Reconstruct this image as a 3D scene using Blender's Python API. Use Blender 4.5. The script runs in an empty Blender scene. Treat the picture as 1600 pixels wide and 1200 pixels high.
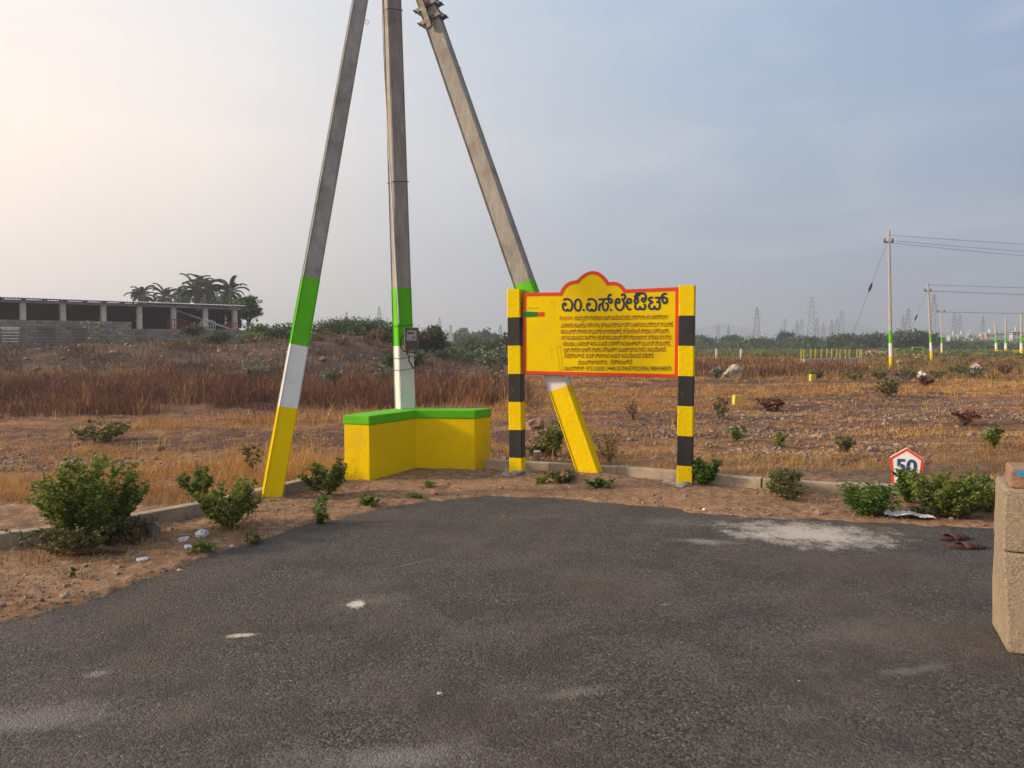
import bpy, bmesh, math, random
import numpy as np
from mathutils import Vector, Matrix, noise as mnoise
random.seed(7); np.random.seed(7)
R = math.radians
SC = bpy.context.scene
COL = SC.collection

# ------------------------------------------------------------------ camera, world, sun, exposure
PITCH = R(3.1); EYE = 1.5
cam_d = bpy.data.cameras.new('camera'); cam = bpy.data.objects.new('camera', cam_d); COL.objects.link(cam)
cam_d.sensor_width = 36; cam_d.lens = 27; cam_d.clip_end = 9000; cam_d.clip_start = .05
cam.location = (0, 0, EYE); cam.rotation_euler = (R(90) - PITCH, 0, 0)
SC.camera = cam
SUN_EL = R(22); SUN_DIR = Vector((-.992, -.10, 0)).normalized()
SUN_VEC = Vector((SUN_DIR.x*math.cos(SUN_EL), SUN_DIR.y*math.cos(SUN_EL), math.sin(SUN_EL)))
w = bpy.data.worlds.new('World'); SC.world = w; w.use_nodes = True
nt = w.node_tree; nt.nodes.clear()
def N(nt, t, **k):
    n = nt.nodes.new(t)
    for a, b in k.items(): setattr(n, a, b)
    return n
def setin(n, **k):
    for a, b in k.items():
        n.inputs[a.replace('_', ' ')].default_value = b
out = N(nt, 'ShaderNodeOutputWorld'); bg = N(nt, 'ShaderNodeBackground')
sky = N(nt, 'ShaderNodeTexSky', sky_type='NISHITA'); sky.sun_disc = False
sky.sun_elevation = SUN_EL; sky.sun_rotation = math.atan2(SUN_DIR.x, SUN_DIR.y)
sky.air_density = 1.2; sky.dust_density = 3.5; sky.ozone_density = 1.5; sky.altitude = 600
tc = N(nt, 'ShaderNodeTexCoord')
dot = N(nt, 'ShaderNodeVectorMath', operation='DOT_PRODUCT'); dot.inputs[1].default_value = SUN_VEC
nt.links.new(tc.outputs['Generated'], dot.inputs[0])
# hazy air: bright milky cream towards the sun, blue grey away from it
ramp = N(nt, 'ShaderNodeValToRGB'); cr = ramp.color_ramp
mp = N(nt, 'ShaderNodeMapRange'); setin(mp, From_Min=-1.0, From_Max=1.0); nt.links.new(dot.outputs['Value'], mp.inputs['Value'])
nt.links.new(mp.outputs[0], ramp.inputs[0])
cr.elements[0].position = .10; cr.elements[0].color = (2.1, 2.6, 3.5, 1)
cr.elements[1].position = .74; cr.elements[1].color = (10.4, 8.7, 7.3, 1)
for p, c in ((.28, (2.8, 3.6, 4.8)), (.42, (4.1, 4.75, 5.5)), (.55, (6.2, 6.15, 6.1)), (.66, (9.2, 8.1, 7.0))):
    e = cr.elements.new(p); e.color = (*c, 1)
# elevation: lower air greyer and dimmer, clear blue patch higher up away from the sun
sep = N(nt, 'ShaderNodeSeparateXYZ'); nt.links.new(tc.outputs['Generated'], sep.inputs[0])
er = N(nt, 'ShaderNodeValToRGB'); nt.links.new(sep.outputs['Z'], er.inputs[0])
e_ = er.color_ramp; e_.elements[0].position = 0.0; e_.elements[0].color = (.70, .68, .72, 1)
e_.elements[1].position = .75; e_.elements[1].color = (.66, .80, .98, 1)
for p, c in ((.10, (.77, .76, .79)), (.24, (.85, .86, .88)), (.38, (.71, .80, .91))):
    e = e_.elements.new(p); e.color = (*c, 1)
mul = N(nt, 'ShaderNodeMixRGB', blend_type='MULTIPLY'); mul.inputs[0].default_value = 1
nt.links.new(ramp.outputs[0], mul.inputs[1]); nt.links.new(er.outputs[0], mul.inputs[2])
# faint streaky clouds
mpg = N(nt, 'ShaderNodeMapping'); mpg.inputs['Scale'].default_value = (1.6, 1.6, 5.5); mpg.inputs['Rotation'].default_value = (.15, -.18, .4)
nt.links.new(tc.outputs['Generated'], mpg.inputs[0])
cn = N(nt, 'ShaderNodeTexNoise'); setin(cn, Scale=1.7, Detail=6.0, Roughness=.52, Distortion=.5); nt.links.new(mpg.outputs[0], cn.inputs['Vector'])
cm = N(nt, 'ShaderNodeMapRange'); setin(cm, From_Min=.48, From_Max=.78, To_Min=0.0, To_Max=.50); nt.links.new(cn.outputs[0], cm.inputs['Value'])
cl = N(nt, 'ShaderNodeMixRGB'); nt.links.new(cm.outputs[0], cl.inputs[0]); nt.links.new(mul.outputs[0], cl.inputs[1]); cl.inputs[2].default_value = (6.0, 5.9, 6.0, 1)
mix = N(nt, 'ShaderNodeMixRGB'); mix.inputs[0].default_value = .88
nt.links.new(sky.outputs[0], mix.inputs[1]); nt.links.new(cl.outputs[0], mix.inputs[2])
nt.links.new(mix.outputs[0], bg.inputs[0]); bg.inputs[1].default_value = .108
nt.links.new(bg.outputs[0], out.inputs[0])
sd = bpy.data.lights.new('sun', 'SUN'); so = bpy.data.objects.new('sun', sd); COL.objects.link(so)
sd.energy = 4.3; sd.angle = R(6); sd.color = (1.0, .80, .56)
so.rotation_euler = (-SUN_VEC).to_track_quat('-Z', 'Y').to_euler(); so.location = SUN_VEC*50
SC.view_settings.view_transform = 'Standard'; SC.view_settings.look = 'None'
SC.view_settings.gamma = 1; SC.view_settings.exposure = 0.42; SC.view_settings.use_curve_mapping = False
SC.cycles.use_denoising = True
SC.cycles.max_bounces = 6; SC.cycles.diffuse_bounces = 3; SC.cycles.transparent_max_bounces = 8; SC.cycles.volume_bounces = 1
HAZE_DENSITY = .0012

# ------------------------------------------------------------------ layout helpers
cp, sp = math.cos(PITCH), math.sin(PITCH)
def ray(px, py):
    x = (px-800)/1200; y = (600-py)/1200
    return (x, cp + y*sp, -sp + y*cp)
def G(px, py, z=0.0):                      # point of the horizontal plane z seen at a photo pixel
    d = ray(px, py); t = (z-EYE)/d[2]; return Vector((d[0]*t, d[1]*t, z))
def AT(px, py, Y):                         # point at distance Y
    d = ray(px, py); t = Y/d[1]; return Vector((d[0]*t, Y, EYE + d[2]*t))

# ------------------------------------------------------------------ numpy noise
_rs = np.random.RandomState(3); _L = _rs.rand(256, 256)
def vnoise(x, y, s=1.0, o=0):
    x = np.asarray(x, float)/s + 37.3*(o+1); y = np.asarray(y, float)/s + 91.7*(o+1)
    xi = np.floor(x).astype(int); yi = np.floor(y).astype(int); fx = x-xi; fy = y-yi
    fx = fx*fx*(3-2*fx); fy = fy*fy*(3-2*fy)
    g = lambda a, b: _L[a & 255, b & 255]
    return (g(xi, yi)*(1-fx)+g(xi+1, yi)*fx)*(1-fy) + (g(xi, yi+1)*(1-fx)+g(xi+1, yi+1)*fx)*fy
def fbm(x, y, s=1.0, o=0, n=4):
    v = 0; a = .5; t = 0
    for i in range(n):
        v = v + a*vnoise(x, y, s, o+i*3); t += a; a *= .5; s *= .5
    return v/t
def sst(a, b, v):
    t = np.clip((np.asarray(v, float)-a)/(b-a), 0, 1); return t*t*(3-2*t)

# ------------------------------------------------------------------ terrain
EDGE = [(-60, -38), (-12, -3.6), (-6, 1.1), (-4, 2.75), (-2.67, 3.93), (-2.3, 4.75), (-1.91, 5.65), (-1.3, 6.6), (-.72, 7.12), (-.1, 7.3), (.61, 7.2), (1.3, 6.85), (1.93, 6.53), (3.85, 6.08), (6, 5.75), (14, 4.4), (60, -4)]
KERB = [(-14, -5.0), (-6, 3.2), (-3.7, 5.47), (-2.84, 6.35), (-2.19, 7.5), (-1.75, 8.35)]
KERB2 = [(-.30, 8.98), (.85, 8.62), (1.6, 8.30), (2.56, 7.74), (4.42, 7.10), (8, 6.0), (16, 3.8)]
def smooth_line(pts, n=12):
    P = [Vector(p) for p in pts]; o = []
    for i in range(len(P)-1):
        a = P[max(i-1, 0)]; b = P[i]; c = P[i+1]; d = P[min(i+2, len(P)-1)]
        for k in range(n):
            t = k/n
            o.append(.5*((2*b)+(c-a)*t+(2*a-5*b+4*c-d)*t*t+(3*b-a-3*c+d)*t**3))
    o.append(P[-1]); return o
_e = smooth_line(EDGE); _ex = np.array([p.x for p in _e]); _ey = np.array([p.y for p in _e])
def edge_d(x, y):
    f = np.interp(x, _ex, _ey); s = (np.interp(np.asarray(x)+.1, _ex, _ey)-np.interp(np.asarray(x)-.1, _ex, _ey))/.2
    return (y-f)/np.sqrt(1+s*s)
_kx = np.array([p[0] for p in KERB]+[-1.3]+[p[0] for p in KERB2]); _ky = np.array([p[1] for p in KERB]+[9.2]+[p[1] for p in KERB2])
def kerb_d(x, y):
    return y-np.interp(x, _kx, _ky)
def ground_z(x, y):
    x = np.asarray(x, float); y = np.asarray(y, float)
    d = edge_d(x, y) + (fbm(x, y, .35, 5)-.5)*.20 + (fbm(x, y, .07, 6, 3)-.5)*.10
    z = -.06 + .075*sst(-.08, .14, d)
    k = kerb_d(x, y)
    near = 1-sst(25, 60, np.hypot(x, y))
    z = z + sst(.0, .3, d)*((fbm(x, y, .5, 1)-.5)*.05 + (fbm(x, y, .09, 2, 3)-.5)*.028)*near
    z = z + sst(.2, 1.2, k)*(.03 + (fbm(x, y, 2.4, 7)-.5)*.22 + (fbm(x, y, .35, 9, 3)-.5)*.08*near) * sst(-.05, .3, d)
    z = z + sst(8, 60, y)*(fbm(x, y, 14, 11)-.5)*.25
    # bank and spoil heaps on the left
    z = z + .85*sst(22, 34, y)*sst(-3.5, -9.5, x)*(1-.3*sst(38, 46, y))
    z = z + 1.05*np.exp(-(((x+8.2)/5.2)**2+((y-39)/4.2)**2))*(.75+.5*fbm(x, y, 2.5, 13))
    z = z + .5*np.exp(-(((x+17)/6)**2+((y-33)/3.5)**2))*(.6+.8*fbm(x, y, 2, 15))
    z = z + .35*np.exp(-(((x-13)/6)**2+((y-38)/5)**2))
    z = z - .5*sst(75, 160, y)
    z = z + .075*np.exp(-(((x-.75)/.45)**2+((y-8.30)/.26)**2))+.05*np.exp(-(((x+2.3)/.3)**2+((y-7.0)/.25)**2))
    return z
def gz(x, y): return float(ground_z(np.array([x]), np.array([y]))[0])
def GP(px, py):                             # ground point seen at a pixel, terrain followed
    z = 0.0
    for _ in range(6):
        p = G(px, py, z); z = gz(p.x, p.y)
    return Vector((p.x, p.y, z))

# ------------------------------------------------------------------ materials
M = {}
def mat(name, c1, c2=None, scale=8, rough=.8, bump=.0, bscale=None, detail=6, spec=.3, metal=0, rampw=(.35, .65), c3=None, s3=1.2, w3=(.5, .75), stretch=None):
    m = bpy.data.materials.new(name); m.use_nodes = True; nt = m.node_tree
    b = nt.nodes['Principled BSDF']; b.inputs['Roughness'].default_value = rough; b.inputs['Metallic'].default_value = metal
    b.inputs['Specular IOR Level'].default_value = spec
    c2 = c2 or tuple(v*.8 for v in c1)
    tc = N(nt, 'ShaderNodeTexCoord'); src = tc.outputs['Object']
    if stretch:
        mpn = N(nt, 'ShaderNodeMapping'); mpn.inputs['Scale'].default_value = stretch; nt.links.new(src, mpn.inputs[0]); src = mpn.outputs[0]
    n = N(nt, 'ShaderNodeTexNoise'); setin(n, Scale=scale, Detail=detail, Roughness=.6); nt.links.new(src, n.inputs['Vector'])
    r = N(nt, 'ShaderNodeValToRGB'); nt.links.new(n.outputs[0], r.inputs[0])
    r.color_ramp.elements[0].position = rampw[0]; r.color_ramp.elements[1].position = rampw[1]
    r.color_ramp.elements[0].color = (*c1, 1); r.color_ramp.elements[1].color = (*c2, 1)
    last = r.outputs[0]
    if c3:
        n3 = N(nt, 'ShaderNodeTexNoise'); setin(n3, Scale=s3, Detail=5.0, Roughness=.65); nt.links.new(tc.outputs['Object'], n3.inputs['Vector'])
        r3 = N(nt, 'ShaderNodeMapRange'); setin(r3, From_Min=w3[0], From_Max=w3[1]); nt.links.new(n3.outputs[0], r3.inputs['Value'])
        mx = N(nt, 'ShaderNodeMixRGB'); nt.links.new(r3.outputs[0], mx.inputs[0]); nt.links.new(last, mx.inputs[1]); mx.inputs[2].default_value = (*c3, 1); last = mx.outputs[0]
    nt.links.new(last, b.inputs['Base Color'])
    if bump:
        bn = N(nt, 'ShaderNodeTexNoise'); setin(bn, Scale=bscale or scale*4, Detail=5.0, Roughness=.65); nt.links.new(src, bn.inputs['Vector'])
        bp = N(nt, 'ShaderNodeBump'); setin(bp, Strength=bump, Distance=.02); nt.links.new(bn.outputs[0], bp.inputs['Height']); nt.links.new(bp.outputs[0], b.inputs['Normal'])
    M[name] = m; return m
def leafmat(name, cols, rough=.6, trans=.25):
    """foliage: colour runs over the per-leaf attribute 'tint'"""
    m = bpy.data.materials.new(name); m.use_nodes = True; nt = m.node_tree; nt.nodes.clear()
    o = N(nt, 'ShaderNodeOutputMaterial'); at = N(nt, 'ShaderNodeAttribute', attribute_name='tint')
    r = N(nt, 'ShaderNodeValToRGB'); nt.links.new(at.outputs['Fac'], r.inputs[0])
    cr = r.color_ramp; cr.elements[0].color = (*cols[0], 1); cr.elements[1].color = (*cols[-1], 1)
    for i, c in enumerate(cols[1:-1]):
        e = cr.elements.new((i+1)/(len(cols)-1)); e.color = (*c, 1)
    b = N(nt, 'ShaderNodeBsdfPrincipled'); b.inputs['Roughness'].default_value = rough; b.inputs['Specular IOR Level'].default_value = .25
    t = N(nt, 'ShaderNodeBsdfTranslucent'); mx = N(nt, 'ShaderNodeMixShader'); mx.inputs[0].default_value = trans
    nt.links.new(r.outputs[0], b.inputs['Base Color']); nt.links.new(r.outputs[0], t.inputs['Color'])
    nt.links.new(b.outputs[0], mx.inputs[1]); nt.links.new(t.outputs[0], mx.inputs[2]); nt.links.new(mx.outputs[0], o.inputs[0])
    M[name] = m; return m
mat('yellow_paint', (.83, .585, .002), (.76, .52, .002), 3, .75, .45, 22, c3=(.62, .40, .03), s3=2.2, w3=(.54, .85), spec=.04)
mat('sign_yellow', (.83, .575, .002), (.75, .515, .002), 2.5, .6, .08, 40, spec=.04, c3=(.70, .47, .02), s3=3.5, w3=(.5, .8))
mat('green_paint', (.12, .50, .012), (.10, .42, .012), 4, .7, .4, 22, spec=.15, c3=(.08, .32, .02), s3=3, w3=(.6, .9))
mat('white_paint', (.74, .73, .70), (.66, .65, .62), 4, .6, .2, 60, c3=(.5, .47, .42), s3=4, w3=(.58, .85))
mat('black_paint', (.018, .018, .018), (.032, .032, .03), 6, .5, .25, 60, c3=(.12, .11, .10), s3=9, w3=(.62, .85))
mat('red_paint', (.72, .055, .012), (.62, .045, .012), 5, .5)
mat('title_blue', (.012, .028, .10), (.02, .022, .05), 12, .5)
mat('text_brown', (.19, .035, .006), (.11, .02, .008), 12, .5)
mat('text_red', (.60, .05, .015), (.5, .04, .01), 12, .5)
mat('text_olive', (.13, .09, .015), (.10, .06, .015), 12, .5)
mat('sticker_green', (.005, .19, .045), (.01, .15, .03), 9, .4)
mat('pencil', (.30, .20, .01), None, 9, .8)
mat('concrete_pole', (.46, .425, .385), (.34, .315, .29), 7, .9, .9, 60, c3=(.24, .20, .17), s3=3.0, w3=(.52, .78), stretch=(3, 3, .6))
mat('concrete_collar', (.38, .34, .30), (.22, .19, .165), 22, .95, 1.0, 60)
mat('kerb_concrete', (.42, .34, .25), (.31, .245, .18), 7, .92, .6, 70, c3=(.22, .15, .10), s3=2, w3=(.52, .8))
mat('stone_block', (.48, .38, .28), (.31, .235, .165), 55, .95, 1.0, 120, c3=(.46, .36, .22), s3=4, w3=(.45, .75), rampw=(.38, .62))
mat('top_stone', (.33, .20, .13), (.26, .16, .10), 20, .95, .6, 60)
mat('blue_mark', (.03, .22, .40), (.05, .28, .45), 30, .8)
mat('steel', (.20, .19, .18), (.12, .11, .10), 20, .55, .3, 60, metal=.6, c3=(.16, .07, .03), s3=12, w3=(.5, .7))
mat('cable_black', (.025, .025, .028), None, 9, .5)
mat('cable_white', (.62, .62, .60), (.5, .5, .48), 9, .5)
mat('meter_grey', (.16, .17, .18), (.11, .12, .12), 14, .4)
mat('meter_face', (.40, .38, .38), (.28, .25, .25), 30, .25)
mat('meter_cover', (.07, .05, .045), (.10, .08, .07), 20, .3)
mat('plastic_white', (.62, .62, .64), (.48, .47, .48), 20, .5)
mat('rock_grey', (.25, .22, .20), (.15, .13, .115), 9, .95, .8, 30)
mat('rock_pale', (.42, .35, .28), (.30, .23, .17), 9, .95, .8, 30)
mat('rock_pink', (.40, .24, .17), (.28, .16, .11), 9, .95, .8, 30)
mat('stone_chip', (.30, .22, .16), (.17, .11, .075), .9, .95, .4, 30)
mat('rubble_stone', (.32, .24, .19), (.15, .105, .085), 1.1, .95, .5, 30)
mat('leather', (.10, .040, .030), (.07, .027, .021), 12, .45, .3, 60)
mat('sandal_sole', (.045, .03, .026), (.07, .05, .04), 12, .7)
mat('bark', (.14, .095, .065), (.09, .06, .04), 20, .95, .5, 60)
mat('green_stem', (.10, .10, .035), (.13, .09, .04), 20, .8)
mat('shed_pillar', (.85, .76, .66), (.62, .54, .46), 3, .9)
mat('shed_roof', (.60, .61, .65), (.40, .41, .46), 1.2, .6)
mat('shed_fascia', (.52, .52, .55), (.30, .30, .34), 1.4, .7)
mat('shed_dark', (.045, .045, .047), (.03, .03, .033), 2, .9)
mat('plaster_pale', (.55, .53, .50), (.45, .43, .40), .2, .9)
mat('plaster_pink', (.60, .32, .22), (.55, .38, .28), .3, .9)
mat('window_dark', (.05, .055, .06), None, 2, .3)
mat('grill_red', (.40, .06, .05), None, 6, .6)
mat('pylon_steel', (.11, .115, .12), None, .2, .6)
mat('marker_yellow', (.62, .50, .08), (.5, .4, .06), 9, .8)
mat('fence_yellow', (.52, .42, .06), None, 9, .6)
mat('fence_green', (.03, .20, .04), None, 9, .6)
mat('slab_pale', (.52, .49, .45), (.44, .40, .36), 1, .9)
leafmat('leaf_bush', [(.075, .11, .015), (.135, .185, .026), (.21, .26, .04), (.36, .34, .11)], .6, .42)
leafmat('leaf_lush', [(.038, .085, .014), (.075, .15, .022), (.13, .21, .030), (.22, .28, .06)], .6, .42)
leafmat('leaf_olive', [(.06, .07, .02), (.10, .11, .03), (.16, .14, .05), (.24, .18, .08)])
leafmat('leaf_pale', [(.11, .13, .09), (.18, .20, .14), (.26, .27, .20), (.32, .32, .25)])
leafmat('leaf_thorn', [(.035, .070, .024), (.055, .10, .034), (.08, .125, .038), (.12, .15, .055)], .6, .35)
leafmat('leaf_far', [(.04, .065, .028), (.065, .095, .035), (.09, .12, .04), (.14, .15, .06)], .6, .35)
leafmat('leaf_meadow', [(.09, .12, .04), (.13, .16, .05), (.18, .19, .06), (.24, .21, .08)], .6, .35)
leafmat('leaf_olive2', [(.10, .11, .035), (.15, .15, .05), (.21, .18, .07), (.28, .21, .09)], .6, .35)
leafmat('leaf_palm', [(.04, .075, .022), (.065, .105, .028), (.10, .13, .035), (.18, .17, .06)], .55, .35)
leafmat('leaf_rust', [(.10, .05, .03), (.16, .09, .04), (.20, .13, .05), (.14, .13, .04)])
leafmat('dry_gold', [(.28, .13, .045), (.45, .235, .075), (.58, .34, .11), (.66, .44, .17)], .8, .25)
leafmat('dry_brown', [(.10, .045, .032), (.155, .070, .046), (.21, .10, .062), (.34, .20, .12)], .85, .15)
leafmat('dry_olive', [(.15, .10, .035), (.24, .16, .055), (.33, .20, .08), (.19, .17, .05)], .85, .15)
leafmat('dry_bank', [(.09, .055, .04), (.13, .085, .055), (.18, .12, .07), (.26, .18, .10)], .85, .15)
leafmat('straw', [(.32, .19, .10), (.42, .28, .15), (.52, .37, .22), (.60, .47, .30)], .85, .1)

def ground_material():
    m = bpy.data.materials.new('soil'); m.use_nodes = True; nt = m.node_tree; b = nt.nodes['Principled BSDF']
    b.inputs['Roughness'].default_value = .97; b.inputs['Specular IOR Level'].default_value = .1
    g = N(nt, 'ShaderNodeNewGeometry'); P = g.outputs['Position']
    def noise(s, d=6, r=.6):
        n = N(nt, 'ShaderNodeTexNoise'); setin(n, Scale=s, Detail=float(d), Roughness=r); nt.links.new(P, n.inputs['Vector']); return n.outputs[0]
    def rng(v, a, b_, c=0., d=1.):
        n = N(nt, 'ShaderNodeMapRange'); setin(n, From_Min=a, From_Max=b_, To_Min=c, To_Max=d); nt.links.new(v, n.inputs['Value']); return n.outputs[0]
    def mixc(f, a, b_):
        n = N(nt, 'ShaderNodeMixRGB')
        if f is not None: nt.links.new(f, n.inputs[0])
        for i, v in ((1, a), (2, b_)):
            if isinstance(v, tuple): n.inputs[i].default_value = (*v, 1)
            else: nt.links.new(v, n.inputs[i])
        return n.outputs[0]
    c = mixc(rng(noise(1.1), .35, .65), (.29, .165, .090), (.19, .110, .068))
    c = mixc(rng(noise(14, 5), .42, .66), c, (.38, .24, .145))
    c = mixc(rng(noise(3.2, 6, .7), .54, .70, 0, .7), c, (.145, .088, .060))
    c = mixc(rng(noise(70, 3), .58, .72), c, (.11, .062, .042))
    c = mixc(rng(noise(120, 2), .64, .74), c, (.42, .30, .20))
    # the field beyond the kerb: dark turned soil with dead straw lying in streaks
    sep = N(nt, 'ShaderNodeSeparateXYZ'); nt.links.new(P, sep.inputs[0])
    far = rng(sep.outputs['Y'], 8.6, 10.5)
    mpn = N(nt, 'ShaderNodeMapping'); mpn.inputs['Scale'].default_value = (.10, .45, 1); nt.links.new(P, mpn.inputs[0])
    st = N(nt, 'ShaderNodeTexNoise'); setin(st, Scale=1.6, Detail=9.0, Roughness=.68); nt.links.new(mpn.outputs[0], st.inputs['Vector'])
    f2 = mixc(rng(st.outputs[0], .46, .62), (.105, .057, .042), (.31, .155, .070))
    f2 = mixc(rng(noise(5, 5), .52, .74), f2, (.38, .215, .11))
    f2 = mixc(rng(noise(1.7, 7, .7), .50, .64, 0, .8), f2, (.115, .068, .052))
    f2 = mixc(rng(noise(26, 3), .58, .70), f2, (.09, .052, .040))
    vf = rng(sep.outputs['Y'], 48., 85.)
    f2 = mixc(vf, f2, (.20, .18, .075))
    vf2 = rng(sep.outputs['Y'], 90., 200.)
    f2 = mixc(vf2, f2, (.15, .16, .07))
    lx = rng(sep.outputs['X'], 1.0, -2.0); ly = rng(sep.outputs['Y'], 15.6, 17.5); ml = N(nt, 'ShaderNodeMath', operation='MULTIPLY'); nt.links.new(lx, ml.inputs[0]); nt.links.new(ly, ml.inputs[1])
    ly2 = rng(sep.outputs['Y'], 75., 55.); ml2 = N(nt, 'ShaderNodeMath', operation='MULTIPLY'); nt.links.new(ml.outputs[0], ml2.inputs[0]); nt.links.new(ly2, ml2.inputs[1])
    bk = mixc(rng(noise(.7, 7, .7), .42, .60), (.066, .046, .040), (.14, .085, .062)); bk = mixc(rng(noise(4, 5), .56, .74), bk, (.19, .13, .09))
    f2 = mixc(ml2.outputs[0], f2, bk)
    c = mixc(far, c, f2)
    nt.links.new(c, b.inputs['Base Color'])
    bp = N(nt, 'ShaderNodeBump'); setin(bp, Strength=.9, Distance=.03); nt.links.new(noise(24, 8, .72), bp.inputs['Height']); nt.links.new(bp.outputs[0], b.inputs['Normal'])
    return m
def asphalt_material():
    m = bpy.data.materials.new('asphalt'); m.use_nodes = True; nt = m.node_tree; b = nt.nodes['Principled BSDF']
    b.inputs['Roughness'].default_value = .85; b.inputs['Specular IOR Level'].default_value = .35
    g = N(nt, 'ShaderNodeNewGeometry'); P = g.outputs['Position']
    def noise(s, d=6, r=.6):
        n = N(nt, 'ShaderNodeTexNoise'); setin(n, Scale=s, Detail=float(d), Roughness=r); nt.links.new(P, n.inputs['Vector']); return n.outputs[0]
    def rng(v, a, b_, c=0., d=1.):
        n = N(nt, 'ShaderNodeMapRange'); setin(n, From_Min=a, From_Max=b_, To_Min=c, To_Max=d); nt.links.new(v, n.inputs['Value']); return n.outputs[0]
    def mixc(f, a, b_):
        n = N(nt, 'ShaderNodeMixRGB'); nt.links.new(f, n.inputs[0])
        for i, v in ((1, a), (2, b_)):
            if isinstance(v, tuple): n.inputs[i].default_value = (*v, 1)
            else: nt.links.new(v, n.inputs[i])
        return n.outputs[0]
    def mth(op, a, b_):
        n = N(nt, 'ShaderNodeMath', operation=op)
        for i, v in enumerate((a, b_)):
            if isinstance(v, (int, float)): n.inputs[i].default_value = v
            else: nt.links.new(v, n.inputs[i])
        return n.outputs[0]
    vo = N(nt, 'ShaderNodeTexVoronoi'); setin(vo, Scale=92.0, Randomness=1.0); nt.links.new(P, vo.inputs['Vector'])
    vs = N(nt, 'ShaderNodeSeparateColor'); nt.links.new(vo.outputs['Color'], vs.inputs[0])
    c = mixc(vs.outputs[0], (.018, .016, .0155), (.098, .086, .076))
    c = mixc(rng(vs.outputs[1], .93, .99), c, (.16, .145, .13))
    c = mixc(rng(noise(1.2, 8, .70), .47, .66, 0, .52), c, (.120, .098, .080))
    c = mixc(rng(noise(.62, 6), .48, .66, 0, .55), c, (.082, .052, .038))
    c = mixc(rng(noise(2.2, 7, .7), .48, .62, 0, .55), c, (.034, .030, .028))
    # dust at the verge and pale spills of cement
    nz = noise(5.5, 7, .72); nf = noise(38, 4, .7)
    for (px, py, rx, ry, rot, st, col, soft) in (
        (1262, 834, .66, .44, -.25, .92, (.46, .41, .36), .70), (1100, 846, .24, .10, -.2, .5, (.34, .31, .27), .7), (1050, 815, .45, .2, -.1, .25, (.25, .22, .2), .9),
        (560, 943, .058, .075, .3, 1.0, (.66, .61, .53), .55), (578, 938, .22, .14, .5, .30, (.30, .25, .20), .8), (378, 992, .105, .032, .2, .9, (.52, .46, .38), .6),
        (60, 1120, .34, .17, .3, .45, (.26, .23, .21), .9), (640, 1175, .30, .10, .2, .32, (.25, .23, .21), .9), (590, 1185, .5, .10, 0, .3, (.24, .23, .21), .9), (1430, 1045, .28, .05, .3, .35, (.24, .21, .19), .9), (900, 1082, .18, .05, .3, .35, (.26, .22, .18), .9),
        (152, 1052, .06, .04, .3, .45, (.3, .27, .24), .8), (645, 880, .24, .012, .72, .4, (.25, .23, .21), .6), (1040, 945, .04, .02, .1, .5, (.36, .24, .15), .6), (1350, 990, .5, .2, .1, .22, (.2, .17, .15), .9)):
        p = G(px, py)
        mp_ = N(nt, 'ShaderNodeMapping', vector_type='TEXTURE'); mp_.inputs['Location'].default_value = p; mp_.inputs['Rotation'].default_value = (0, 0, rot); mp_.inputs['Scale'].default_value = (rx, ry, 1)
        nt.links.new(P, mp_.inputs[0])
        ln = N(nt, 'ShaderNodeVectorMath', operation='LENGTH'); nt.links.new(mp_.outputs[0], ln.inputs[0])
        v = mth('ADD', ln.outputs['Value'], mth('MULTIPLY', mth('SUBTRACT', nz, .5), 2.6))
        v = mth('ADD', v, mth('MULTIPLY', mth('SUBTRACT', nf, .5), 1.3))
        c = mixc(rng(v, 1.05, 1.05-soft, 0, st), c, col)
    nt.links.new(c, b.inputs['Base Color'])
    bp = N(nt, 'ShaderNodeBump'); setin(bp, Strength=.9, Distance=.006)
    nt.links.new(mth('ADD', mth('MULTIPLY', vo.outputs['Distance'], -1.0), noise(150, 3)), bp.inputs['Height'])
    nt.links.new(bp.outputs[0], b.inputs['Normal'])
    return m

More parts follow.
